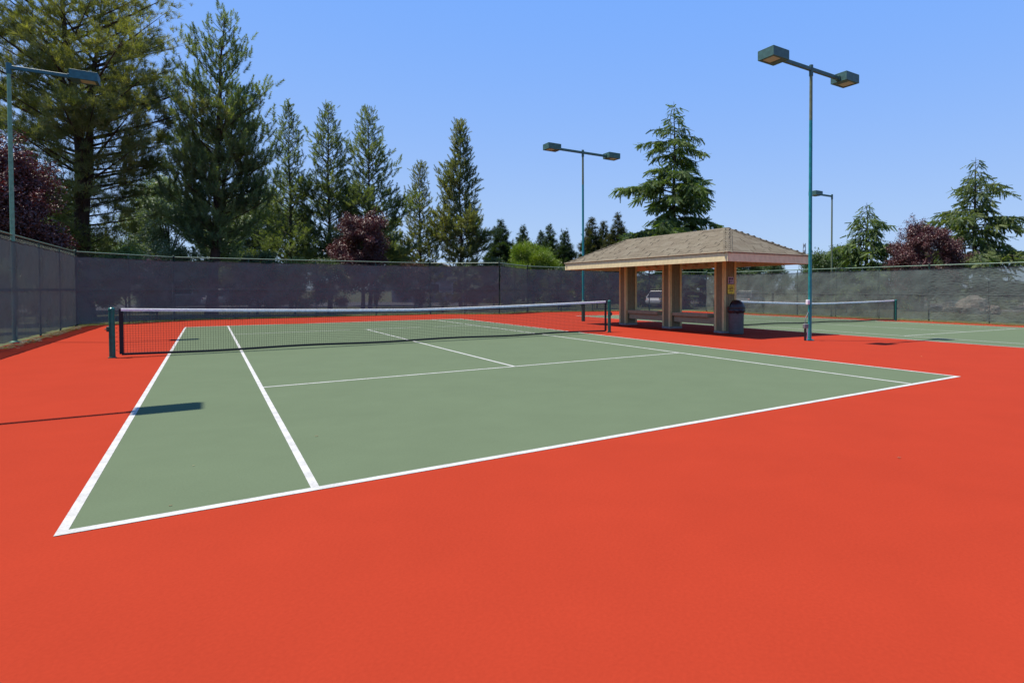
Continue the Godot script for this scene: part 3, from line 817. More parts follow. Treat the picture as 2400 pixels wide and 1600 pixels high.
func scatter(called: String, me: Mesh, m: Material, tl: Array, cl: Array, parent: Node) -> MultiMeshInstance3D:
	var mm := MultiMesh.new(); mm.transform_format = MultiMesh.TRANSFORM_3D; mm.use_colors = true
	mm.mesh = me; mm.instance_count = tl.size()
	for i in tl.size():
		mm.set_instance_transform(i, tl[i]); mm.set_instance_color(i, cl[i])
	var o := MultiMeshInstance3D.new(); o.name = called if parent != self else numbered(called)
	o.multimesh = mm; o.material_override = m
	parent.add_child(o, true); o.set_meta("kind", "stuff")
	return o

# ---------------------------------------------------------------- beyond the fences
func car(label: String, at: Vector3, turn: float, paint: Material, tall: float):
	var o := thing("parked_car", label, "car", at, turn, "parked cars beyond the fences")
	# cross-sections along the length: [x, bottom, belt, half width]
	var S := [[-2.2, 0.42, 0.62, 0.70], [-2.1, 0.30, 0.82, 0.80], [-1.5, 0.26, 0.92, 0.88], [0.0, 0.24, 0.95, 0.90], [0.9, 0.25, 0.92, 0.89], [1.8, 0.28, 0.80, 0.84], [2.15, 0.36, 0.66, 0.72]]
	var m := MB.new()
	for i in S.size() - 1:
		var a: Array = S[i]; var b: Array = S[i + 1]
		var ra: Array = []; var rb: Array = []
		for q in [[a, ra], [b, rb]]:
			var s: Array = q[0]
			for pr in [[0.86, 0.0], [1.0, 0.25], [1.0, 0.7], [0.93, 1.0], [-0.93, 1.0], [-1.0, 0.7], [-1.0, 0.25], [-0.86, 0.0]]:
				q[1].append(Vector3(s[0], lerpf(s[1], s[2], pr[1]), s[3] * pr[0]))
		var inside := Vector3((a[0] + b[0]) * 0.5, 0.6, 0)
		for k in 8: m.quad_out(ra[k], ra[(k + 1) % 8], rb[(k + 1) % 8], rb[k], inside)
		if i == 0:
			for k in range(1, 7): m.tri_n(ra[0], ra[k], ra[k + 1], Vector3.LEFT)
		if i == S.size() - 2:
			for k in range(1, 7): m.tri_n(rb[0], rb[k], rb[k + 1], Vector3.RIGHT)
	part("body", m, paint, o)
	# cabin: glass below a painted roof
	var base := [[-1.9, 0.88], [1.25, 0.90]]; var rf := [[-1.15, tall], [0.45, tall]]
	m = MB.new()
	var c0 := [Vector3(-1.9, 0.9, -0.8), Vector3(1.2, 0.9, -0.8), Vector3(1.2, 0.9, 0.8), Vector3(-1.9, 0.9, 0.8)]
	var c1 := [Vector3(-1.3, tall, -0.62), Vector3(0.4, tall, -0.62), Vector3(0.4, tall, 0.62), Vector3(-1.3, tall, 0.62)]
	for k in 4: m.quad_out(c0[k], c0[(k + 1) % 4], c1[(k + 1) % 4], c1[k], Vector3(-0.3, 1.1, 0))
	part("window", m, M.glass_dark, o)
	m = MB.new(); m.bev(Vector3(-0.45, tall + 0.015, 0), Vector3(1.78, 0.07, 1.28), 0.03)
	for sg in [-1.0, 1.0]:
		for q in [[c0[0], c1[0]], [c0[1], c1[1]], [Vector3(-0.4, 0.9, -0.8), Vector3(-0.45, tall, -0.63)]]:
			var p: Vector3 = q[0]; var r: Vector3 = q[1]
			p.z *= sg; r.z *= sg
			m.cyl(p, r, 0.04, 0.035, 6)
	part("roof", m, paint, o)
	for x in [-1.35, 1.35]:
		for sg in [-1.0, 1.0]:
			m = MB.new(); m.cyl(Vector3(x, 0.32, sg * 0.72), Vector3(x, 0.32, sg * 0.915), 0.32, 0.32, 20)
			var wh := part("wheel", m, M.tyre, o)
			m = MB.new(); m.cyl(Vector3(x, 0.32, sg * 0.90), Vector3(x, 0.32, sg * 0.925), 0.2, 0.19, 16); part("rim", m, M.steel, wh)
	for sg in [-1.0, 1.0]:
		m = MB.new(); m.bev(Vector3(2.06, 0.64, sg * 0.6), Vector3(0.12, 0.1, 0.26), 0.02); part("headlight", m, M.headlight, o)
		m = MB.new(); m.bev(Vector3(-2.12, 0.72, sg * 0.66), Vector3(0.1, 0.12, 0.22), 0.02); part("tail_light", m, M.tail, o)

func boulder(label: String, at: Vector3, s: Vector3, sd: int):
	var nz := FastNoiseLite.new(); nz.seed = sd; nz.frequency = 0.7
	var m := MB.new(); var nu := 22; var nv := 12
	var f := func(i: int, j: int) -> Vector3:
		var t := TAU * (i % nu) / nu; var p := PI * j / nv - PI * 0.5
		var d := Vector3(cos(t) * cos(p), sin(p), sin(t) * cos(p))
		var r := 1.0 + 0.34 * nz.get_noise_3dv(d * 1.6) + 0.12 * nz.get_noise_3dv(d * 5.0)
		return Vector3(d.x * s.x, d.y * s.y, d.z * s.z) * r
	for j in nv:
		for i in nu: m.quad_out(f.call(i, j), f.call(i + 1, j), f.call(i + 1, j + 1), f.call(i, j + 1), Vector3.ZERO)
	var o := part("boulder", m, M.rock, self); o.position = at
	tag(o, label, "boulder", "boulders on the lawn beyond the right fence")

func house(label: String, at: Vector3, turn: float, w: float, d: float, h: float, roof_h: float):
	var o := thing("house", label, "house", at, turn, "low buildings behind the back fence")
	var m := MB.new(); m.box(Vector3(0, h * 0.5, 0), Vector3(w, h, d)); part("wall", m, M.stucco, o)
	m = MB.new()
	var e := 0.5
	m.prism([Vector3(-w * 0.5 - e, h, d * 0.5 + e), Vector3(w * 0.5 + e, h, d * 0.5 + e), Vector3(0, h + roof_h, d * 0.5 + e)], Vector3(0, 0, -d - 2 * e))
	part("roof", m, M.roof_tile, o)
	for k in [-0.3, 0.0, 0.3]:
		m = MB.new(); m.box(Vector3(w * k, h * 0.55, d * 0.5 + 0.01), Vector3(1.4, 1.2, 0.05))
		var wi := part("window", m, M.glass_dark, o)
		m = MB.new()
		for sg in [-1.0, 1.0]:
			m.box(Vector3(w * k + sg * 0.74, h * 0.55, d * 0.5 + 0.03), Vector3(0.08, 1.36, 0.08)); m.box(Vector3(w * k, h * 0.55 + sg * 0.64, d * 0.5 + 0.03), Vector3(1.4, 0.08, 0.08))
		part("frame", m, M.white_box, wi)

func pylon(label: String, at: Vector3, h: float, turn: float):
	var o := thing("power_pylon", label, "pylon", at, turn, "distant transmission towers")
	var m := MB.new()
	var wid := func(y: float) -> float: return lerpf(3.2, 0.7, minf(1.0, y / (h * 0.7))) if y < h * 0.7 else lerpf(0.7, 0.5, (y - h * 0.7) / (h * 0.3))
	var nl := 9
	for k in nl:
		var y0 := h * k / nl; var y1 := h * (k + 1) / nl
		var a: float = wid.call(y0); var b: float = wid.call(y1)
		var c := [[-1, -1], [1, -1], [1, 1], [-1, 1]]
		for i in 4:
			var p: Array = c[i]; var q: Array = c[(i + 1) % 4]
			m.cyl(Vector3(p[0] * a, y0, p[1] * a), Vector3(p[0] * b, y1, p[1] * b), 0.13, 0.13, 4)
			m.cyl(Vector3(p[0] * a, y0, p[1] * a), Vector3(q[0] * b, y1, q[1] * b), 0.08, 0.08, 4)
			m.cyl(Vector3(q[0] * a, y0, q[1] * a), Vector3(p[0] * b, y1, p[1] * b), 0.08, 0.08, 4)
	part("tower", m, M.pylon, o)
	for y in [0.72, 0.84, 0.96]:
		m = MB.new()
		for sg in [-1.0, 1.0]:
			for z in [-0.5, 0.5]:
				m.cyl(Vector3(0, h * y + 0.9, z), Vector3(sg * 4.2, h * y, 0), 0.08, 0.08, 4); m.cyl(Vector3(0, h * y, z), Vector3(sg * 4.2, h * y, 0), 0.09, 0.09, 4)
			m.cyl(Vector3(sg * 4.1, h * y, 0), Vector3(sg * 4.1, h * y - 1.2, 0), 0.1, 0.1, 4)
		part("cross_arm", m, M.pylon, o)

func build_background():
	var y := gy(40)
	car("white parked car behind the right end of the grey fence", Vector3(46.3, y, -0.4), 1.3, M.car_white, 1.5)
	car("silver parked car seen through the windscreen right of the shelter", Vector3(47.0, y, -13.0), 1.5, M.car_silver, 1.45)
	car("dark parked car behind the shelter benches", Vector3(36.5, y, -21.5), 0.4, M.car_dark, 1.45)
	car("white parked car seen through shelter between columns", Vector3(30.5, y, -27.0), 0.5, M.car_white, 1.45)
	car("silver parked car behind the long back fence", Vector3(-3.0, 0.0, -41.5), 0.05, M.car_silver, 1.45)
	boulder("largest tan boulder on the lawn behind the right fence", Vector3(38.6, y + 0.35, -2.9), Vector3(0.95, 0.75, 1.0), 5)
	boulder("small pale boulder left of the largest one", Vector3(40.4, y + 0.3, -5.1), Vector3(0.7, 0.5, 0.7), 8)
	boulder("smallest boulder touching the right side of the largest one", Vector3(38.0, y + 0.15, -1.3), Vector3(0.4, 0.38, 0.4), 13)
	house("low stucco house with gable roof behind the long back fence", Vector3(-3.5, 0, -56.0), 0.1, 12.0, 8.0, 3.0, 1.8)
	house("low stucco house behind the wrinkled angled fence panel", Vector3(20.0, y, -60.0), -0.5, 10.0, 8.0, 3.2, 1.9)
	pylon("nearest power pylon rising behind the right end of the shelter roof", Vector3(243.0, -1.0, -176.0), 25.5, 0.6)
	pylon("small distant power pylon under the shelter eave, left one", Vector3(290.0, -1.0, -259.0), 19.0, 0.5)
	pylon("small distant power pylon under the shelter eave, right one", Vector3(297.0, -1.0, -254.0), 18.0, 0.5)
	# grass blades along the feet of the fences
	var gm := MB.new()
	rng.seed = 8
	for k in 14:
		var a := rng.randf() * TAU; var p := Vector3(rng.randf_range(-0.06, 0.06), 0, rng.randf_range(-0.06, 0.06))
		var d := Vector3(cos(a), 0, sin(a)); var hgt := rng.randf_range(0.05, 0.12)
		gm.tri(p - d.cross(Vector3.UP) * 0.005, p + d.cross(Vector3.UP) * 0.005, p + d * hgt * 0.5 + Vector3.UP * hgt)
	var tl: Array = []; var cl: Array = []
	for seg in [[Vector2(25.4, -15.7), Vector2(25.4, 14), 1.6, 5200], [Vector2(-6.0, -18.25), Vector2(5.9, -18.15), 0.5, 1500], [Vector2(5.9, -18.1), Vector2(9.2, -15.6), 0.5, 500], [Vector2(9.2, -15.6), Vector2(12.4, -18.3), 0.5, 500], [Vector2(12.4, -18.3), Vector2(22.4, -18.35), 0.6, 1300], [Vector2(-9.0, -15.5), Vector2(-6, -18.3), 0.4, 300]]:
		for k in seg[3]:
			var s := rng.randf(); var pa: Vector2 = seg[0]; var pb: Vector2 = seg[1]
			var q: Vector2 = pa.lerp(pb, s) + Vector2((pb - pa).y, -(pb - pa).x).normalized() * (-rng.randf() * seg[2] if pa.x > 25 else rng.randf() * seg[2])
			tl.append(Transform3D(Basis(Vector3.UP, rng.randf() * TAU).scaled(Vector3(1.2, rng.randf_range(0.6, 1.4), 1.2)), Vector3(q.x, gy(q.x) - 0.062, q.y)))
			cl.append(Color(0.10, 0.14, 0.03).lerp(Color(0.24, 0.19, 0.07), pow(rng.randf(), 1.4)))
	var gr := scatter("grass", gm.mesh(), M.leaves, tl, cl, self)
	tag(gr, "short green and straw grass along the fence feet", "grass")

# ---------------------------------------------------------------- trees
var tuft_mesh := {}
func make_tufts():
	rng.seed = 101
	# long-needled pine tuft
	for q in [["pine", 22, 0.30, 0.016, 1.05], ["dense", 24, 0.24, 0.017, 1.25], ["redwood", 18, 0.34, 0.022, 1.2]]:
		var m := MB.new()
		for k in q[1]:
			var a := rng.randf() * TAU; var sp: float = rng.randf_range(0.15, q[4])
			var d := Vector3(sin(sp) * cos(a), cos(sp), sin(sp) * sin(a))
			var base := Vector3(0, rng.randf_range(-0.12, 0.05), 0)
			var L: float = q[2] * rng.randf_range(0.7, 1.1)
			var sidev: Vector3 = d.cross(Vector3(rng.randf() - 0.5, rng.randf() - 0.5, rng.randf() - 0.5)).normalized() * q[3]
			var tip := base + d * L
			m.tri(base - sidev * 0.5, base + sidev * 0.5, tip)
			m.tri(base + d * L * 0.3 - sidev * 0.4, tip + sidev * 0.3, base + d * L * 0.35 + sidev * 0.6)
		tuft_mesh[q[0]] = m.mesh()
	# bottle-brush shoot of an upswept pine: needles set all round a short stem
	var pm := MB.new()
	for k in 64:
		var t := k / 63.0
		var p := Vector3(0, -0.1 + t * 0.5, 0)
		var a := k * 2.399 + rng.randf()
		var el := lerpf(0.35, 1.0, t) + rng.randf_range(-0.2, 0.25)
		var d := Vector3(cos(a) * cos(el), sin(el), sin(a) * cos(el))
		var L: float = rng.randf_range(0.15, 0.22) * (1.0 - 0.3 * t)
		var w := d.cross(Vector3(rng.randf() - 0.5, rng.randf() - 0.5, rng.randf() - 0.5)).normalized() * 0.012
		pm.tri(p - w, p + w, p + d * L)
	tuft_mesh["plume"] = pm.mesh()
	# cedar spray: a drooping twig with short needles on both sides (y is along the twig)
	var c := MB.new()
	for k in 26:
		var t := k / 25.0
		var p := Vector3(0, t * 0.55, 0)
		for sg in [-1.0, 1.0]:
			var d := Vector3(sg * rng.randf_range(0.6, 1.0), rng.randf_range(0.3, 0.9), rng.randf_range(-0.55, 0.2)).normalized()
			var L: float = rng.randf_range(0.07, 0.13) * (1.1 - 0.5 * t)
			var w := d.cross(Vector3(rng.randf() - 0.5, 0.3, 1)).normalized() * 0.02
			c.tri(p - w, p + w, p + d * L)
	tuft_mesh["cedar"] = c.mesh()
	for q in [["leaf", 16, 0.055, 0.26], ["small_leaf", 20, 0.04, 0.24], ["willow", 18, 0.05, 0.26]]:
		var m := MB.new()
		for k in q[1]:
			var p: Vector3 = Vector3(rng.randfn(), rng.randfn() * 0.8, rng.randfn()) * q[3] * 0.5
			var nn := Vector3(rng.randfn() * 0.8, rng.randf_range(0.2, 1.2), rng.randfn() * 0.8).normalized()
			var u := nn.cross(Vector3(rng.randfn(), rng.randfn(), rng.randfn())).normalized(); var w := nn.cross(u)
			var s: float = q[2] * rng.randf_range(0.7, 1.3)
			var lw := 0.55 if q[0] != "willow" else 0.2
			if q[0] == "willow": u = (u * 0.5 + Vector3.DOWN * 0.9).normalized(); s *= 1.5
			var fold := nn * s * 0.18
			m.tri(p - u * s, p + w * s * lw + fold, p + u * s)
			m.tri(p - u * s, p + u * s, p - w * s * lw + fold)
		tuft_mesh[q[0]] = m.mesh()

func aim(dir: Vector3, roll: float, s: float) -> Basis:
	var yy := dir.normalized()
	var xx := yy.cross(Vector3(0.31, 0.17, 0.93)).normalized()
	if xx.length_squared() < 0.5: xx = Vector3.RIGHT
	var zz := xx.cross(yy)
	return Basis(xx, yy, zz).rotated(yy, roll).scaled(Vector3.ONE * s)

# a conifer grown from a trunk path, whorls of limbs and twigs
func conifer(called: String, label: String, at: Vector3, P: Dictionary):
	rng.seed = P.seed
	var o := thing(called, label, "tree", at, 0.0, P.get("group", "conifers round the courts"))
	var H: float = P.h
	var wood := MB.new(); var limbs := MB.new()
	var tl: Array = []; var cl: Array = []
	var nz := FastNoiseLite.new(); nz.seed = P.seed; nz.frequency = 0.35
	var stems: Array = P.get("stems", [[0.0, 0.0, 1.0]])   # each: lean x, lean z, height share
	var tint_a: Color = P.ca; var tint_b: Color = P.cb
	var kind: String = P.tuft
	for si in stems.size():
		var st: Array = stems[si]
		var hs: float = H * st[2]
		var axis := func(t: float) -> Vector3:
			var fork: float = P.get("fork", 0.0)
			var k := maxf(0.0, t - fork) / (1.0 - fork)
			return Vector3(st[0] * k + 0.012 * H * nz.get_noise_2d(t * 6.0, si * 40.0), hs * t, st[1] * k + 0.012 * H * nz.get_noise_2d(t * 6.0, 300.0 + si * 40.0))
		var path := PackedVector3Array(); var rr := PackedFloat32Array()
		for i in 15:
			var t := i / 14.0
			path.append(axis.call(t)); rr.append(maxf(0.012, P.r * pow(1.0 - t, 0.85) * (1.0 + 0.35 * exp(-t * 22.0)) * (1.0 if si == 0 else 0.8)))
		path[0].y = -0.15
		wood.tube(path, rr, 10)
		var nb: int = int(P.n * st[2])
		for b in nb:
			var t: float = lerpf(P.base, 0.985, pow((b + rng.randf()) / nb, P.get("bias", 0.9)))
			var prof: float = P.prof.call((t - P.base) / (1.0 - P.base))
			var az := b * 2.399 + rng.randf_range(-0.5, 0.5)
			var asym: float = 1.0 + P.get("asym", 0.3) * (1.1 - t) * nz.get_noise_3d(cos(az) * 2.5, t * 9.0, sin(az) * 2.5) * 2.0
			var L: float = P.w * prof * asym * rng.randf_range(0.62, 1.08)
			if L < 0.12: L = 0.12
			var hd := Vector3(cos(az), 0, sin(az))
			var rise: float = lerpf(P.rise0, P.rise1, t) + rng.randf_range(-0.12, 0.12)
			var droop: float = P.droop * rng.randf_range(0.7, 1.3)
			var p0: Vector3 = axis.call(t)
			var at_s := func(s: float) -> Vector3: return p0 + hd * L * s + Vector3.UP * L * (rise * s + droop * s * s)
			var bp := PackedVector3Array(); var br := PackedFloat32Array()
			var r0: float = minf(P.r * 0.32, 0.012 + L * 0.013)
			for i in 6:
				bp.append(at_s.call(i / 5.0)); br.append(lerpf(r0, 0.006, i / 5.0))
			limbs.tube(bp, br, 5, false)
			# twigs
			var nt := int(maxf(3.0, L * P.twigs))
			for k in nt:
				var s: float = lerpf(P.get("bare", 0.25), 1.0, (k + rng.randf()) / nt)
				var q: Vector3 = at_s.call(s)
				var fwd: Vector3 = (at_s.call(minf(1.0, s + 0.05)) - at_s.call(s - 0.05)).normalized()
				var sgn := 1.0 if k % 2 == 0 else -1.0
				var lat := fwd.cross(Vector3.UP).normalized() * sgn
				var l2: float = (0.12 + L * P.get("side", 0.28) * (1.05 - s * 0.75)) * rng.randf_range(0.5, 1.15)
				var td: Vector3 = (fwd * rng.randf_range(0.5, 1.0) + lat * rng.randf_range(0.5, 1.1) + Vector3.UP * (P.twig_up + rng.randf_range(-0.25, 0.25))).normalized()
				if k >= nt - 1: td = fwd
				limbs.cyl(q, q + td * l2, 0.007, 0.003, 3)
				var nf := int(maxf(1.0, l2 * P.dense + rng.randf()))
				for f in nf:
					var u := lerpf(P.get("outer", 0.0), 1.0, (f + rng.randf()) / nf)
					var pos: Vector3 = q + td * l2 * u + Vector3(rng.randfn(), rng.randfn(), rng.randfn()) * P.spread
					var fd: Vector3 = (td + Vector3(rng.randfn(), rng.randfn(), rng.randfn()) * 0.45 + Vector3.UP * P.tuft_up).normalized()
					tl.append(Transform3D(aim(fd, rng.randf() * TAU, P.size * lerpf(1.05, 0.6, t * t * t) * rng.randf_range(0.75, 1.25)), pos))
					cl.append(tint_a.lerp(tint_b, clampf(rng.randf() * 0.75 + 0.5 * nz.get_noise_3dv(pos * 1.3) + 0.12, 0.0, 1.0)))
	part("trunk", wood, P.bark, o)
	part("branches", limbs, P.bark, o).set_meta("kind", "stuff")
	scatter("foliage", tuft_mesh[kind], M.needles, tl, cl, o)
	return o

# a broadleaf crown of uneven lobes on forked limbs
func broadleaf(called: String, label: String, at: Vector3, P: Dictionary):
	rng.seed = P.seed
	var o := thing(called, label, P.get("cat", "tree"), at, 0.0, P.get("group", "leafy trees round the courts"))
	var wood := MB.new(); var limbs := MB.new()
	var tl: Array = []; var cl: Array = []
	var H: float = P.h; var W: float = P.w; var th: float = P.trunk
	var nst: int = P.get("stems", 1)
	wood.tube(PackedVector3Array([Vector3(0, -0.15, 0), Vector3(0.03, th * 0.5, 0.02), Vector3(0.05, th, -0.03), Vector3(0.0, th + (H - th) * 0.45, 0.05)]), PackedFloat32Array([P.r * 1.25, P.r, P.r * 0.85, P.r * 0.3]), 9)
	var nl: int = P.lobes
	for k in nl:
		var a := k * 2.399 + rng.randf(); var u := (k + 0.5) / nl
		var yy := lerpf(th * P.get("low", 0.85), H - 0.12 * (H - th), pow(u, 0.8))
		var rel := clampf((yy - th * 0.8) / (H - th * 0.8), 0.0, 1.0)
		var rad: float = W * (0.25 + 0.75 * sin(PI * pow(lerpf(0.22, 0.95, rel), 0.8))) * rng.randf_range(0.25, 0.8)
		var c := Vector3(cos(a) * rad, yy, sin(a) * rad)
		var lr: float = rng.randf_range(0.26, 0.42) * minf(W, (H - th) * 0.55) * P.get("lobe", 1.0)
		var root := Vector3(0.03, lerpf(th * 0.8, yy * 0.8, 0.45), 0)
		limbs.tube(PackedVector3Array([root, root.lerp(c, 0.5) + Vector3(0, 0.12 * H * 0.2, 0), c]), PackedFloat32Array([P.r * 0.45, P.r * 0.25, 0.012]), 6, false)
		for j in 7:
			var dd := Vector3(rng.randfn(), rng.randfn() * 0.7 + 0.35, rng.randfn()).normalized()
			limbs.cyl(c.lerp(root, 0.12), c + dd * lr * rng.randf_range(0.7, 1.15), 0.014, 0.004, 4)
			if P.get("spiky", 0.0) > 0.0:
				var tipn := int(P.spiky)
				for i in tipn:
					var pos := c + dd * lr * (0.85 + (0.55 if tipn < 8 else 0.95) * i / tipn) + Vector3(rng.randfn(), rng.randfn(), rng.randfn()) * 0.06
					tl.append(Transform3D(aim(Vector3(rng.randfn(), rng.randfn(), rng.randfn()) + Vector3.UP * 0.5, rng.randf() * TAU, P.size * 0.85), pos))
					cl.append((P.ca as Color).lerp(P.cb, rng.randf()))
		var n := int(P.n * lr * lr)
		for i in n:
			var d := Vector3(rng.randfn(), rng.randfn(), rng.randfn()).normalized()
			var r := lr * pow(rng.randf(), 0.42) * (1.0 + 0.25 * rng.randfn() * 0.5)
			var pos := c + Vector3(d.x, d.y * P.get("flat", 0.8), d.z) * r
			if pos.y < 0.15: continue
			tl.append(Transform3D(aim(d + Vector3.UP * 0.4, rng.randf() * TAU, P.size * rng.randf_range(0.7, 1.25)), pos))
			cl.append((P.ca as Color).lerp(P.cb, clampf(rng.randf() * 1.0, 0.0, 1.0)))
	part("trunk", wood, P.get("bark", M.bark_grey), o)
	part("branches", limbs, P.get("bark", M.bark_grey), o).set_meta("kind", "stuff")
	scatter("foliage", tuft_mesh[P.tuft], P.get("mat", M.leaves), tl, cl, o)
	if P.has("flowers"):
		var fl: Array = []; var fc: Array = []
		for i in P.flowers:
			var t: Transform3D = tl[rng.randi() % tl.size()]
			if t.origin.y < H * 0.6: continue
			fl.append(Transform3D(t.basis.scaled(Vector3.ONE * 0.8), t.origin + Vector3(rng.randfn(), rng.randf(), rng.randfn()) * 0.08))
			fc.append(Color(0.75, 0.16, 0.17).lerp(Color(0.85, 0.4, 0.35), rng.randf()))
		scatter("flowers", tuft_mesh["small_leaf"], M.leaves, fl, fc, o)
	return o

func build_trees():
	make_tufts()
	var y := gy(40)
	# the two big pines on the left
	conifer("pine_tree", "tallest spreading yellow green pine with forked reddish trunk at far left", Vector3(-10.3, 0, -27.0), {"h": 20.5, "w": 4.5, "r": 0.38, "outer": 0.68, "n": 84, "base": 0.17, "bias": 0.95, "seed": 31, "stems": [[-0.7, 0.2, 1.0], [0.9, -0.4, 0.9]], "fork": 0.28,
		"prof": func(t: float) -> float: return lerpf(0.6, 1.0, smoothstep(0.0, 0.35, t)) * (0.72 + 0.5 * sin(PI * pow(t, 0.8))) * (1.0 if t < 0.72 else lerpf(1.0, 0.3, (t - 0.72) / 0.28)),
		"rise0": 0.05, "rise1": 0.75, "droop": 0.05, "twigs": 1.6, "bare": 0.2, "side": 0.36, "dense": 15.0, "spread": 0.24, "twig_up": 0.3, "tuft_up": 0.6, "size": 1.12, "tuft": "pine", "asym": 0.5,
		"ca": Color(0.14, 0.16, 0.075), "cb": Color(0.37, 0.35, 0.165), "bark": M.bark_red})
	conifer("pine_tree", "dark green dense pine with two leaning trunks second from the left", Vector3(-4.6, 0, -25.2), {"h": 17.6, "w": 3.1, "r": 0.27, "n": 92, "base": 0.2, "bias": 0.95, "seed": 47, "stems": [[0.9, 0.0, 1.0], [1.3, -0.6, 0.72]], "fork": 0.03,
		"prof": func(t: float) -> float: return (0.75 + 0.4 * sin(PI * t)) * lerpf(1.0, 0.2, pow(t, 1.6)) * lerpf(0.6, 1.0, smoothstep(0.0, 0.3, t)),
		"rise0": 0.1, "rise1": 0.95, "droop": 0.12, "outer": 0.5, "twigs": 2.7, "bare": 0.22, "side": 0.34, "dense": 9.5, "spread": 0.2, "twig_up": 0.5, "tuft_up": 1.0, "size": 1.15, "tuft": "plume", "asym": 0.55,
		"ca": Color(0.07, 0.11, 0.065), "cb": Color(0.28, 0.33, 0.155), "bark": M.bark_red})
	# five slender pines behind the back fence
	var slim := [[0.1, -31.3, 14.7, 1.75, 0.5, "slender airy pine just right of the dense dark pine"], [2.7, -31.9, 15.2, 2.05, 0.7, "slender pine with bare tip behind the plum tree, left of its twin"], [5.6, -32.3, 15.5, 2.5, 0.7, "broader slender pine rising right behind the plum tree"], [10.0, -34.1, 12.1, 1.6, 0.45, "shortest slender pine with sparse drooping tufts"], [12.1, -30.2, 15.1, 1.75, 1.3, "rightmost slender pine with dense rounded clumps and pointed tip"]]
	for i in slim.size():
		var s: Array = slim[i]
		conifer("slender_pine", s[5], Vector3(s[0], 0, s[1]), {"h": s[2], "w": s[3] * 1.6, "r": 0.14, "outer": 0.4, "n": 165, "base": 0.16, "bias": 0.9, "seed": 200 + i * 7,
			"prof": func(t: float) -> float: return pow(1.0 - t, 0.78) * (0.9 + 0.22 * sin(t * 19.0 + i)) + 0.012,
			"rise0": 0.12, "rise1": 0.85, "droop": 0.10, "twigs": 3.0, "bare": 0.35, "side": 0.3, "dense": 3.2 + 5.6 * s[4], "spread": 0.11, "twig_up": 0.25, "tuft_up": 0.55, "size": 0.9 + 0.2 * s[4], "tuft": "plume", "asym": 0.45,
			"ca": Color(0.075, 0.11, 0.06), "cb": Color(0.29, 0.33, 0.15) if i < 3 else Color(0.32, 0.30, 0.13), "bark": M.bark_grey, "group": "slender pines in a row behind the back fence"})
	# far redwoods
	var rw := [[25.7, -53.6, 10.4, 1.9, "leftmost far redwood, just right of the rightmost slender pine"], [32.4, -61.1, 10.8, 1.6, "far redwood above the left side of the bright green willow"], [35.9, -62.3, 10.3, 1.3, "shorter of two touching far redwoods right of the willow top"], [35.5, -58.9, 10.9, 1.5, "taller of two touching far redwoods right of the willow top"], [34.8, -53.3, 9.6, 1.6, "lone far redwood left of the farther lamp post"], [35.2, -47.0, 10.8, 1.8, "brownish far redwood immediately right of the farther lamp post"], [38.0, -48.7, 10.6, 1.5, "middle far redwood of three above the shelter roof"], [36.1, -42.7, 10.9, 1.7, "far redwood beside the tall cedar, tallest above the shelter"]]
	for i in rw.size():
		var s: Array = rw[i]
		conifer("redwood_tree", s[4], Vector3(s[0], y, s[1]), {"h": s[2], "w": s[3] * 2.1, "r": 0.2, "n": 135, "base": 0.05, "bias": 0.9, "seed": 400 + i * 5,
			"prof": func(t: float) -> float: return pow(1.0 - t, 0.95) + 0.03,
			"rise0": -0.15, "rise1": 0.35, "droop": 0.08, "twigs": 6.0, "bare": 0.2, "side": 0.3, "dense": 8.0, "spread": 0.1, "twig_up": -0.05, "tuft_up": 0.1, "size": 1.5, "tuft": "redwood", "asym": 0.3,
			"ca": Color(0.02, 0.042, 0.023), "cb": Color(0.075, 0.11, 0.045) if i < 5 else Color(0.12, 0.105, 0.05), "bark": M.bark_red, "group": "far redwoods on the skyline"})
	# deodar cedars
	var cd := [[35.3, -31.0, 21.2, 6.6, "tall layered cedar with drooping tip behind the shelter roof"], [42.7, -13.6, 9.2, 4.0, "small flat topped cedar behind the distant single lamp post"], [60.4, -18.3, 9.3, 3.6, "half hidden cedar top behind the right purple plum"], [48.4, -7.2, 12.7, 5.0, "rightmost layered cedar with drooping leader"]]
	for i in cd.size():
		var s: Array = cd[i]
		conifer("cedar_tree", s[4], Vector3(s[0], y, s[1]), {"h": s[2], "w": s[3] * 1.35, "r": 0.34 if i == 0 else 0.24, "n": 100 if i == 0 else 80, "base": 0.07, "bias": 0.85, "seed": 500 + i * 3,
			"prof": func(t: float) -> float: return pow(1.0 - t, 0.85) * (0.8 + 0.3 * sin(t * 26.0)) + 0.06,
			"rise0": 0.12, "rise1": 0.28, "droop": -0.34, "twigs": 6.0, "bare": 0.18, "side": 0.3, "dense": 6.5, "spread": 0.05, "twig_up": -0.28, "tuft_up": -0.45, "size": 1.5 if i == 0 else 1.3, "tuft": "cedar", "asym": 0.4,
			"ca": Color(0.065, 0.115, 0.048), "cb": Color(0.23, 0.30, 0.105) if i < 3 else Color(0.26, 0.30, 0.125), "bark": M.bark_grey, "group": "layered cedars beyond the courts"})
	# purple plums
	var pl := [[-11.9, -19.6, 8.0, 2.6, 1.5, "big purple leaved plum tree at the left edge", 0.0], [4.1, -27.5, 6.9, 2.3, 1.3, "purple leaved plum tree in front of the slender pines", 0.0], [40.8, -7.6, 6.7, 3.1, 1.3, "purple leaved plum tree beyond the right fence between cedars", y]]
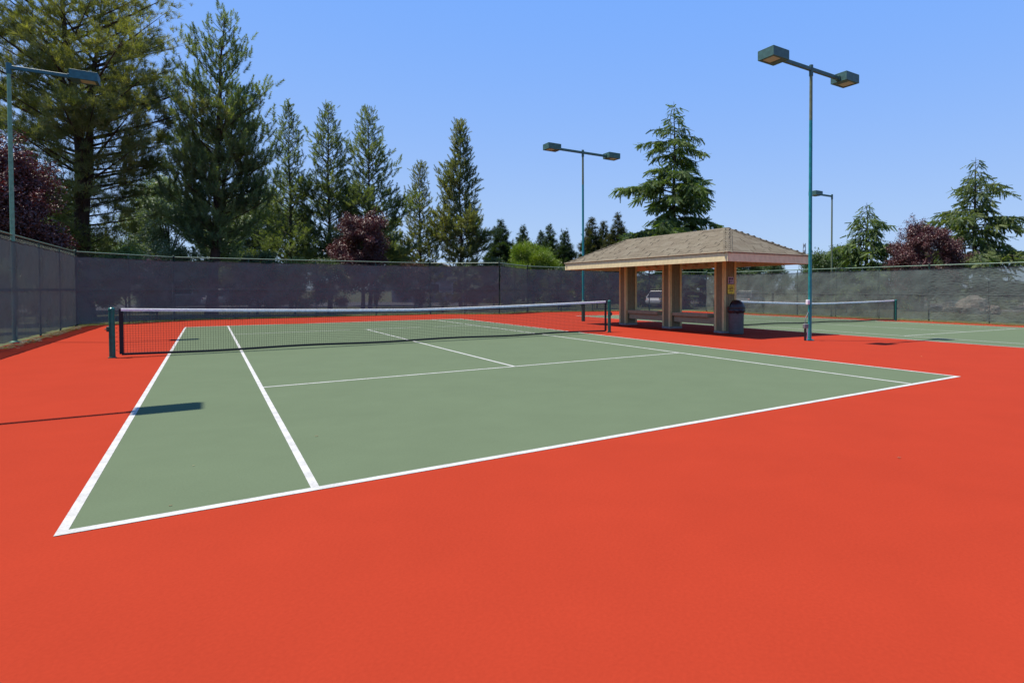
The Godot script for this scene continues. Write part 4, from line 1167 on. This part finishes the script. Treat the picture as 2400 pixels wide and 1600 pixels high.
	for i in 3:
		var s: Array = pl[i]
		broadleaf("plum_tree", s[5], Vector3(s[0], s[6], s[1]), {"h": s[2], "w": s[3], "trunk": s[4], "r": 0.13, "lobes": 18, "lobe": 0.85 if i == 0 else 0.78, "n": 330 if i == 0 else 270, "size": 1.05, "tuft": "leaf", "seed": 600 + i * 11, "low": 0.9, "spiky": 9.0 if i == 0 else 12.0,
			"ca": Color(0.038, 0.013, 0.015), "cb": Color(0.145, 0.046, 0.038), "mat": M.plum_leaves, "group": "purple plum trees"})
	# bright willow-like shrub and other greenery
	broadleaf("willow_shrub", "bright yellow green willowy shrub behind the back fence", Vector3(21.4, y, -35.9), {"h": 6.2, "w": 4.0, "trunk": 1.0, "r": 0.12, "lobes": 16, "n": 300, "size": 1.5, "tuft": "willow", "seed": 700, "spiky": 4.0,
		"ca": Color(0.12, 0.19, 0.022), "cb": Color(0.25, 0.31, 0.05), "cat": "shrub"})
	var G := "leafy trees and shrubs behind the left fences"
	var br := [[-7.4, -46.0, 11.2, 4.4, 2.5, "pale leafy tree glimpsed between the two big pines", 710, 0], [-1.2, -42.5, 9.6, 4.4, 2.2, "pale leafy tree behind the dense pine's right side", 720, 0], [-13.5, -34.0, 8.5, 4.0, 1.5, "green leafy tree behind the tallest pine's trunk", 730, 1], [7.9, -41.0, 7.5, 3.8, 1.5, "leafy tree low behind the slender pines", 740, 1], [-16.5, -24.0, 7.0, 3.0, 1.2, "leafy tree behind the left edge plum", 750, 1], [-17.5, -35.0, 5.5, 3.6, 0.8, "low leafy tree filling the gap left of the tallest pine trunk", 760, 1], [-12.0, -39.0, 5.5, 3.8, 0.8, "low leafy tree directly behind the tallest pine trunk", 770, 1]]
	for s in br:
		broadleaf("leafy_tree", s[5], Vector3(s[0], 0, s[1]), {"h": s[2], "w": s[3], "trunk": s[4], "r": 0.16, "lobes": 18, "n": 150, "size": 1.35, "tuft": "leaf", "seed": s[6],
			"ca": Color(0.07, 0.115, 0.04) if s[7] == 1 else Color(0.13, 0.17, 0.1), "cb": Color(0.18, 0.24, 0.065) if s[7] == 1 else Color(0.28, 0.33, 0.2), "group": G})
	var sh := [[-11.2, -23.2, 3.9, 1.7, "yellow green shrub between the left plum and the tallest pine", 810, 2], [-8.3, -23.6, 3.7, 1.5, "green shrub at the foot of the tallest pine", 811, 1], [-6.9, -21.6, 3.35, 0.9, "pink flowering oleander shrub peeking over the angled fence", 812, 3], [-2.4, -24.0, 3.9, 1.6, "dark shrub right of the dense pine's trunks", 813, 0], [-0.6, -22.5, 3.5, 1.2, "yellow green shrub just above the long back fence", 814, 2], [1.6, -25.5, 3.6, 1.6, "dark shrub left of the middle plum tree", 815, 0], [7.1, -25.6, 3.5, 1.5, "sparse reddish shrub right of the middle plum tree", 816, 4], [10.6, -25.0, 3.4, 1.3, "dark shrub at the foot of the rightmost slender pine", 817, 0], [14.6, -29.5, 4.2, 1.8, "dark shrub between rightmost slender pine and willow", 818, 0], [18.2, -25.0, 3.3, 1.6, "dark shrub behind the black fence left of the shelter", 819, 0], [22.5, -26.0, 3.6, 2.0, "dark shrub behind the far corner fence", 820, 0], [28.5, -22.5, 3.4, 1.8, "dark shrub seen under the shelter roof", 821, 0], [-11.0, -12.5, 2.6, 1.4, "low shrub behind the left side fence near its corner", 822, 0], [-10.6, -17.6, 2.5, 1.2, "low shrub tucked behind the back left fence corner", 823, 0]]
	for s in sh:
		var ca := Color(0.035, 0.06, 0.024); var cb := Color(0.1, 0.14, 0.045)
		if s[6] == 1: ca = Color(0.055, 0.1, 0.03); cb = Color(0.18, 0.25, 0.06)
		if s[6] == 2: ca = Color(0.09, 0.125, 0.02); cb = Color(0.22, 0.24, 0.05)
		if s[6] == 3: ca = Color(0.04, 0.075, 0.02); cb = Color(0.1, 0.15, 0.04)
		if s[6] == 4: ca = Color(0.06, 0.025, 0.02); cb = Color(0.13, 0.06, 0.035)
		var D := {"h": s[2], "w": s[3], "trunk": 0.5, "r": 0.05, "lobes": 11, "n": 420, "size": 1.0, "tuft": "small_leaf", "seed": s[5], "ca": ca, "cb": cb, "cat": "shrub", "group": "shrubs behind the back fences"}
		if s[6] == 3: D["flowers"] = 220
		broadleaf("shrub", s[4], Vector3(s[0], gy(s[0]), s[1]), D)
	# broadleaf trees on the right skyline
	var bt := [[47.0, -31.5, 5.4, 3.0, "round dark leafy tree under the shelter roof's right end", 900], [53.0, -33.0, 5.2, 3.4, "middle dark leafy tree left of the teal lamp post", 910], [58.5, -31.0, 6.2, 3.0, "dark leafy tree just right of the tall teal lamp post", 920], [52.6, -23.4, 6.6, 1.9, "thin leafy tree behind the distant single lamp post", 930], [41.5, -17.5, 5.0, 2.2, "leafy tree left of the small flat topped cedar", 940], [57.0, 1.0, 6.5, 4.0, "dark leafy tree behind the rightmost cedar", 950], [50.5, -13.0, 5.2, 3.0, "dark leafy tree between the plum and the cedars", 960]]
	for s in bt:
		broadleaf("leafy_tree", s[4], Vector3(s[0], y, s[1]), {"h": s[2], "w": s[3], "trunk": 1.3, "r": 0.14, "lobes": 15, "n": 140, "size": 1.4, "tuft": "leaf", "seed": s[5],
			"ca": Color(0.035, 0.07, 0.024), "cb": Color(0.11, 0.165, 0.045), "group": "leafy trees on the right skyline"})
	# low hedges seen through the screens
	for s in [[8.0, -22.3, 0.9, "clipped hedge behind the long back fence", 990], [33.0, -9.0, 0.9, "low hedge beyond the pale grey windscreen", 991]]:
		broadleaf("hedge", s[3], Vector3(s[0], gy(s[0]), s[1]), {"h": 1.3, "w": 2.4, "trunk": 0.3, "r": 0.05, "lobes": 12, "n": 300, "size": 1.0, "tuft": "small_leaf", "seed": s[4], "low": 0.5, "ca": Color(0.03, 0.05, 0.018), "cb": Color(0.075, 0.11, 0.03), "cat": "hedge", "group": "low hedges beyond the fences"})
